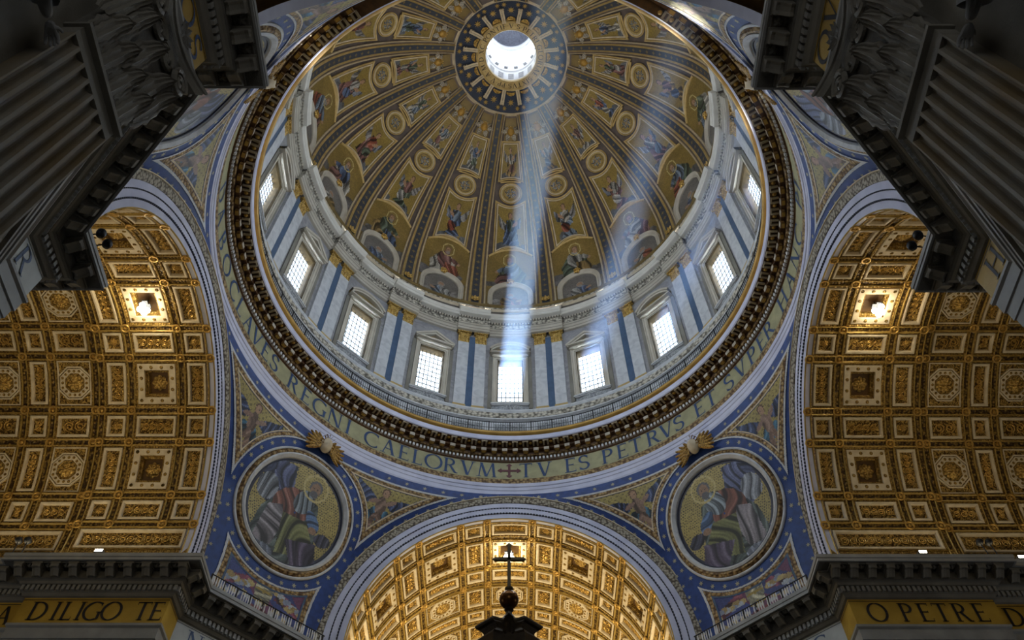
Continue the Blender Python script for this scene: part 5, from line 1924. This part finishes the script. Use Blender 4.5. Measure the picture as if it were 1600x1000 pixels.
def skin_body(name, pts, edges, radii, material, parent, sub=2):
    me = bpy.data.meshes.new(name)
    me.from_pydata(pts, edges, [])
    o = put(name, me, material, parent)
    sk = o.modifiers.new('skin', 'SKIN')
    for i, r in enumerate(radii):
        me.skin_vertices[0].data[i].radius = (r, r)
    me.skin_vertices[0].data[0].use_root = True
    ss = o.modifiers.new('sub', 'SUBSURF')
    ss.levels = ss.render_levels = sub
    return o


for sg, side_ in ((-1, 'left'), (1, 'right')):
    nc = MB()
    th = np.linspace(-PI / 2, PI / 2, 17)
    P = [[(sg * (11.62 + 1.3 * math.cos(t)) , -26.4 + 1.75 * math.sin(t), z) for t in th] for z in (13.6, 17, 21.5)]
    for e in np.linspace(.2, PI / 2, 6):
        P.append([(sg * (11.62 + 1.3 * math.cos(t) * math.cos(e)), -26.4 + 1.75 * math.sin(t) * math.cos(e), 21.5 + 1.75 * math.sin(e)) for t in th])
    st_ = empty('statue', Matrix.Translation((sg * 11.3, -26.2, 13.6)), cat='statue', label='grey stone statue with outstretched hand at the upper %s edge' % side_)
    T0 = Matrix.Translation((-sg * 11.3, 26.2, -13.6))
    rb = MB()
    P = []
    for i, z in enumerate(np.linspace(13.6, 20.6, 18)):
        q = i / 17
        r = .95 - .35 * q + .12 * math.sin(q * 9)
        P.append([(sg * 11.2 + r * .8 * math.cos(t) * (1 + .08 * math.cos(9 * t + 4 * q)), -26.2 + r * math.sin(t) * (1 + .08 * math.cos(9 * t + 4 * q)), z) for t in np.linspace(0, 2 * PI, 48, endpoint=False)])
    rb.grid(np.array(P), close_v=True)
    b_ = put('robe', rb, 'statue_stone', st_, T0, smooth=True)
    base_ = MB().box((sg * 11.4, -26.2, 13.2), (2.4, 2.6, .8))
    put('plinth', base_, 'statue_stone', st_, T0)
    X = sg * 10.9
    body = skin_body('body', [(sg * 11.2, -26.2, 20.2), (sg * 11.2, -26.2, 21.1), (sg * 11.2, -26.2, 21.45), (sg * 11.15, -26.15, 22.0),
                              (X, -25.55, 20.95), (X - sg * .1, -24.9, 20.2), (X - sg * .15, -24.35, 20.05)],
                     [(0, 1), (1, 2), (2, 3), (1, 4), (4, 5), (5, 6)], [.55, .5, .22, .36, .28, .2, .12], 'statue_stone', st_)
    body.matrix_local = T0
    sl = MB()
    A3, B3 = np.array([X, -25.7, 20.95]), np.array([X - sg * .08, -24.75, 20.18])
    P = []
    for q in np.linspace(0, 1, 7):
        c3 = A3 + (B3 - A3) * q
        r = .40 - .04 * q
        P.append([c3 + np.array([r * math.cos(t) * (1 + .1 * math.cos(5 * t)), .6 * r * math.sin(t), .8 * r * math.sin(t) * (1 + .1 * math.cos(5 * t)) - .25 * q * max(0, -math.sin(t))]) for t in np.linspace(0, 2 * PI, 24, endpoint=False)])
    put('sleeve', sl.grid(np.array(P), close_v=True), 'statue_stone', st_, T0, smooth=True)
    hx = X - sg * .15
    pts = [(hx, -24.35, 20.05), (hx, -24.12, 20.0)]
    edg = [(0, 1)]
    rr_ = [.11, .13]
    for f_, (dx, l1) in enumerate(((-.14, .20), (-.05, .24), (.04, .23), (.12, .18))):
        i0 = len(pts)
        pts += [(hx + dx, -24.0, 20.0), (hx + dx * 1.2, -24.0 + l1 * .6, 19.95), (hx + dx * 1.2, -24.0 + l1, 19.86)]
        edg += [(1, i0), (i0, i0 + 1), (i0 + 1, i0 + 2)]
        rr_ += [.055, .045, .035]
    i0 = len(pts)
    pts += [(hx + .17, -24.15, 20.06), (hx + .24, -24.02, 20.08)]
    edg += [(1, i0), (i0, i0 + 1)]
    rr_ += [.05, .04]
    hnd = skin_body('hand', pts, edg, rr_, 'statue_stone', st_, 1)
    hnd.matrix_local = T0

# ================================================================== bronze canopy top with ball and cross
cn = empty('bronze_canopy', Matrix.Translation((0, 0, -1.6)), cat='canopy', label='dark bronze altar canopy top with ball and cross at the bottom centre')
T0 = Matrix.Translation((0, 0, 1.6))


def cap_ring(w, cut, z, n=40):
    """square of half width w whose sides curve inwards by cut"""
    out = []
    for i in range(n):
        t = 2 * PI * i / n + PI / 4
        c_, s_ = math.cos(t), math.sin(t)
        r = w * (1 - cut * (0.5 + .5 * math.cos(4 * (t - PI / 4))) ** 1.0 * .0 - cut * abs(math.cos(2 * (t - PI / 4) + PI / 2)) * 0)
        r = w * (1 - cut + cut * abs(math.cos(2 * t)) ** 1.5)
        out.append((r * c_, r * s_, z))
    return out


PLAN = np.array([(1.37, 0), (1.05, -.30), (.65, -.66), (.33, -.52), (0, -.46), (-.33, -.52), (-.65, -.66), (-1.05, -.30), (-1.37, 0), (-1.05, .30), (-.65, .66), (-.33, .52), (0, .46), (.33, .52), (.65, .66), (1.05, .30)])
lev = [(.05, 21.55), (.45, 21.50), (.80, 21.42), (1.0, 21.42), (1.02, 21.34), (.98, 21.26), (.86, 21.20), (.78, 21.08), (.74, 20.98), (.76, 20.92), (.90, 20.80), (.97, 20.70), (.97, 20.3), (.86, 20.1), (.84, 19.5), (1.15, 18.9)]
cp = MB().grid(np.array([[(x * f_, y * (f_ if f_ > .9 or z > 21.2 else f_ * 1.1), z) for x, y in PLAN] for f_, z in lev]), close_v=True)
put('cap', cp, 'bronze', cn, T0)
ped = MB().lathe([(.52, 21.45), (.40, 21.6), (.26, 21.78), (.15, 21.95), (.12, 22.08), (.20, 22.18), (.14, 22.32)], 16)
put('pedestal', ped, 'bronze', cn, T0)
ball = MB().lathe([(.41 * math.sin(t), 22.70 - .41 * math.cos(t)) for t in np.linspace(0.02, PI - .02, 17)], 28)
put('ball', ball, 'bronze_ball', cn, T0, smooth=True)
crs = MB().box((0, 0, 24.4), (.15, .13, 2.5)).box((0, 0, 24.85), (1.24, .13, .15)).lathe([(.02, 23.08), (.17, 23.2), (.19, 23.27), (.07, 23.36), (.05, 23.5)], 12)
for x, z in ((-.62, 24.85), (.62, 24.85), (0, 25.65)):
    V = [(x - .15, 0, z), (x, 0, z + .15), (x + .15, 0, z), (x, 0, z - .15), (x, .06, z), (x, -.06, z)]
    crs.add(V, [(0, 1, 4), (1, 2, 4), (2, 3, 4), (3, 0, 4), (1, 0, 5), (2, 1, 5), (3, 2, 5), (0, 3, 5)])
put('cross', crs, 'cross_gilt_lit', cn, T0)
for q in range(4):
    a = q * PI / 2 + PI / 4
    rb = MB()
    pts = [(math.cos(a) * r, math.sin(a) * r, z) for r, z in ((1.1, 19.5), (1.9, 19.2), (2.6, 18.9), (3.2, 17.6), (4.4, 16.8), (5.2, 16.3))]
    put('scroll_rib', rb.tube(pts, [.3, .35, .35, .35, .4, .45], 8), 'bronze', cn, T0)
    cl = MB()
    P = []
    for z in np.linspace(-1.6, 14.6, 40):
        tw = z * 1.1
        P.append([(math.cos(a) * 5.2 + .25 * math.cos(tw) + .55 * math.cos(t), math.sin(a) * 5.2 + .25 * math.sin(tw) + .55 * math.sin(t), z) for t in np.linspace(0, 2 * PI, 12, endpoint=False)])
    put('twisted_column', cl.grid(np.array(P), close_v=True), 'bronze', cn, T0)
    a = q * PI / 2
    fn = MB()
    Pl = leaf_grid(.5, .75, .25, 7, 3)
    x0, y0 = 1.72 * math.cos(a), 1.72 * math.sin(a)
    fn.grid(np.stack([x0 + Pl[..., 1] * math.cos(a) - Pl[..., 0] * math.sin(a), y0 + Pl[..., 1] * math.sin(a) + Pl[..., 0] * math.cos(a), 19.85 + Pl[..., 2]], -1))
    put('leaf_finial', fn, 'bronze', cn, T0)
cpy = MB()
for q in range(4):
    a = q * PI / 2
    M_ = Matrix.Rotation(a, 4, 'Z')
    cpy.box((0, 3.7, 15.6), (8.0, .5, 2.0), M_)
put('valance', cpy, 'bronze', cn, T0)

# ================================================================== lamps
bulbm = MB().lathe([(.20 * math.sin(t), -.20 * math.cos(t)) for t in np.linspace(.02, PI - .02, 9)], 14).mesh('bulb', True)
plate = MB()
for q in range(4):
    a = q * PI / 2 + .3
    plate.box((.20 * math.cos(a), .20 * math.sin(a), .33), (.34, .34, .1))
plate.tube([(0, 0, .3), (0, 0, .7), (0, 0, 1.0)], .05, 6)
plate = plate.mesh('bracket')
for nm, loc, pw, colr in (('left', (-23.78, 0, 45.35), 230, (1.0, .80, .48)), ('right', (23.95, 0, 45.35), 170, (1.0, .78, .45)), ('far', (-.05, 23.8, 45.35), 260, (1.0, .82, .5))):
    o = empty('ceiling_lamp', Matrix.Translation(loc), cat='lamp', group='lamps in the vault crowns', label='glaring four-bulb lamp at the crown of the %s gilded vault' % nm)
    put('bracket', plate, 'iron', o)
    for q, (dx, dy) in enumerate(((-.24, .1), (.22, .16), (.05, -.26), (.02, .30))):
        put('bulb', bulbm, 'bulb', o, Matrix.Translation((dx, dy, -.04 * q)))
    d = bpy.data.lights.new('lamp_light', 'POINT')
    d.energy = pw
    d.color = colr
    d.shadow_soft_size = .35
    lo = bpy.data.objects.new('lamp_light', d)
    lo.location = (loc[0], loc[1], loc[2] - .55)
    COL.objects.link(lo)

# floodlights standing on the cornices, aimed up into the vaults
fbox = MB().box((0, 0, 0), (.5, .3, .22)).box((0, 0, -.16), (.12, .12, .2)).mesh('floodlight')
fface = MB().grid(np.array([[[x, -.16, z] for z in (-.08, .10)] for x in (-.22, .22)])).mesh('lens')
FLOODS = [((-24.2, 9.38, 33.30), 'left', 'lit floodlight on the left arm cornice', True), ((24.4, 9.38, 33.30), 'right', 'lit floodlight on the right arm cornice', True), ((30.4, 9.80, 33.30), 'right', 'lit floodlight at the far right edge of the cornice', True)]
for loc, nm, lab, lit in FLOODS:
    o = put('floodlight', fbox, 'iron', None, Matrix.Translation(loc), lab, 'lamp', 'floodlights on the cornices')
    put('lens', fface, 'bulb', o)
WARM = (1.0, .80, .47)


def flood(loc, aim, power, length, axis):
    """a strip of floodlights lying along the cornice, hidden behind its edge"""
    o = area_light('flood_light', loc, aim, length, .5, power, WARM, 150)
    zz_ = -(Vector(aim) - Vector(loc)).normalized()
    xx_ = Vector(axis)
    yy_ = zz_.cross(xx_).normalized()
    o.rotation_euler = Matrix((xx_, yy_, zz_)).transposed().to_euler()


for sg, pw in ((-1, 330), (1, 175)):
    flood((sg * 28, 10.45, 33.4), (sg * 28, -2, 45), pw, 14, (1, 0, 0))
    flood((sg * 28, -10.45, 33.4), (sg * 28, 2, 45), pw, 14, (1, 0, 0))
for sg in (-1, 1):
    flood((sg * 10.45, 31, 33.4), (-sg * 2, 31, 45), 1650, 20, (0, 1, 0))

# black spotlights clamped to the near cornice corners
sp = MB()
sp.lathe([(.02, -.3), (.24, -.28), (.30, -.1), (.30, .12), (.22, .26), (.02, .3)], 16)
SPOT = sp.mesh('housing', True)
arm = MB().tube([(0, 0, 0), (.35, -.1, -.35), (.7, -.2, -.9)], .035, 5).mesh('arm')
for sg, side_ in ((-1, 'left'), (1, 'right')):
    for q, (x, y, z, w_) in enumerate(((18.75, -11.4, 34.0, 'upper'), (18.62, -10.85, 34.0, 'lower'))):
        o = empty('spotlight', Matrix.Translation((sg * x, y, z)), cat='spotlight', group='black spotlights on the near cornices', label='%s black spotlight on the near %s cornice corner' % (w_, side_))
        put('housing', SPOT, 'iron', o, Matrix.Scale(.72, 4))
        put('arm', arm, 'iron', o, Matrix.Scale(sg, 4, (1, 0, 0)))
for sg, side_, cl in ((-1, 'left', 'white_stone'), (1, 'right', 'iron')):
    for q in range(2):
        o = empty('cornice_spotlight', Matrix.Translation((sg * ((29.3 if sg < 0 else 28.65) + .55 * q), 10.0, 34.72)), cat='spotlight', label='%s %s spotlight on a stand on the far %s cornice' % ('left' if (q == 1) == (sg < 0) else 'right', 'white' if sg < 0 else 'black', side_))
        put('housing', SPOT, cl, o, Matrix.Rotation(rad(70), 4, 'X') @ Matrix.Scale(.7, 4))
        put('stand', MB().tube([(0, 0, -.1), (.08, 0, -.8), (0, 0, -1.64)], .04, 5), 'iron', o)

# ================================================================== sunlit haze below the bright windows
hz = bpy.data.materials.new('sunlit_haze')
hz.use_nodes = True
N_, L_ = hz.node_tree.nodes, hz.node_tree.links
N_.remove(N_['Principled BSDF'])
vs = N_.new('ShaderNodeVolumeScatter')
vs.inputs['Color'].default_value = (0.30, 0.50, 1.0, 1)
vs.inputs['Density'].default_value = 0.010
vs.inputs['Anisotropy'].default_value = 0.70
L_.new(vs.outputs[0], N_['Material Output'].inputs['Volume'])
MT['sunlit_haze'] = hz
hz2 = hz.copy()
hz2.node_tree.nodes['Volume Scatter'].inputs['Density'].default_value = 0.0085
MT['faint_haze'] = hz2
for k, lab in ((0, 'bluish shaft of sunlit haze from the central window'), (1, 'faint sunlit haze from the first window right of centre'), (2, 'faint sunlit haze from the second window right of centre'), (3, 'faint sunlit haze from the third window right of centre')):
    a = rad(22.5 * k)
    n_ = Vector((math.sin(a), math.cos(a), 0))
    t_ = Vector((math.cos(a), -math.sin(a), 0))
    o = empty('haze', None, label=lab, cat='haze', kind='stuff')
    for q_ in ((1.0, .86, .72, .58) if k == 0 else (1.0, .75)):
        c4 = []
        for u_, z in ((-1.18, 61.3), (1.18, 61.3), (1.18, 66.5), (-1.18, 66.5)):
            c4.append(n_ * 20.5 + t_ * u_ * q_ + Vector((0, 0, 63.95 + (z - 63.95) * (.5 + .5 * q_))))
        ex, ey = c4[0].x, c4[0].y
        ln = 20.0
        while (ex - SUN.x * ln) ** 2 + (ey - SUN.y * ln) ** 2 < 19.2 ** 2 and ln < 60:
            ln += .25
        mid = sum(c4, Vector()) / 4
        V = [tuple(v) for v in c4] + [tuple(mid + (v - mid) * 1.08 - SUN * ln) for v in c4]
        me = MB().add(V, [(0, 1, 2, 3), (7, 6, 5, 4), (0, 4, 5, 1), (1, 5, 6, 2), (2, 6, 7, 3), (3, 7, 4, 0)])
        me = me.mesh('haze_layer')
        bmh = bmesh.new()
        bmh.from_mesh(me)
        bmesh.ops.recalc_face_normals(bmh, faces=bmh.faces)
        bmh.to_mesh(me)
        bmh.free()
        put('haze_layer', me, 'sunlit_haze' if k == 0 else 'faint_haze', o)
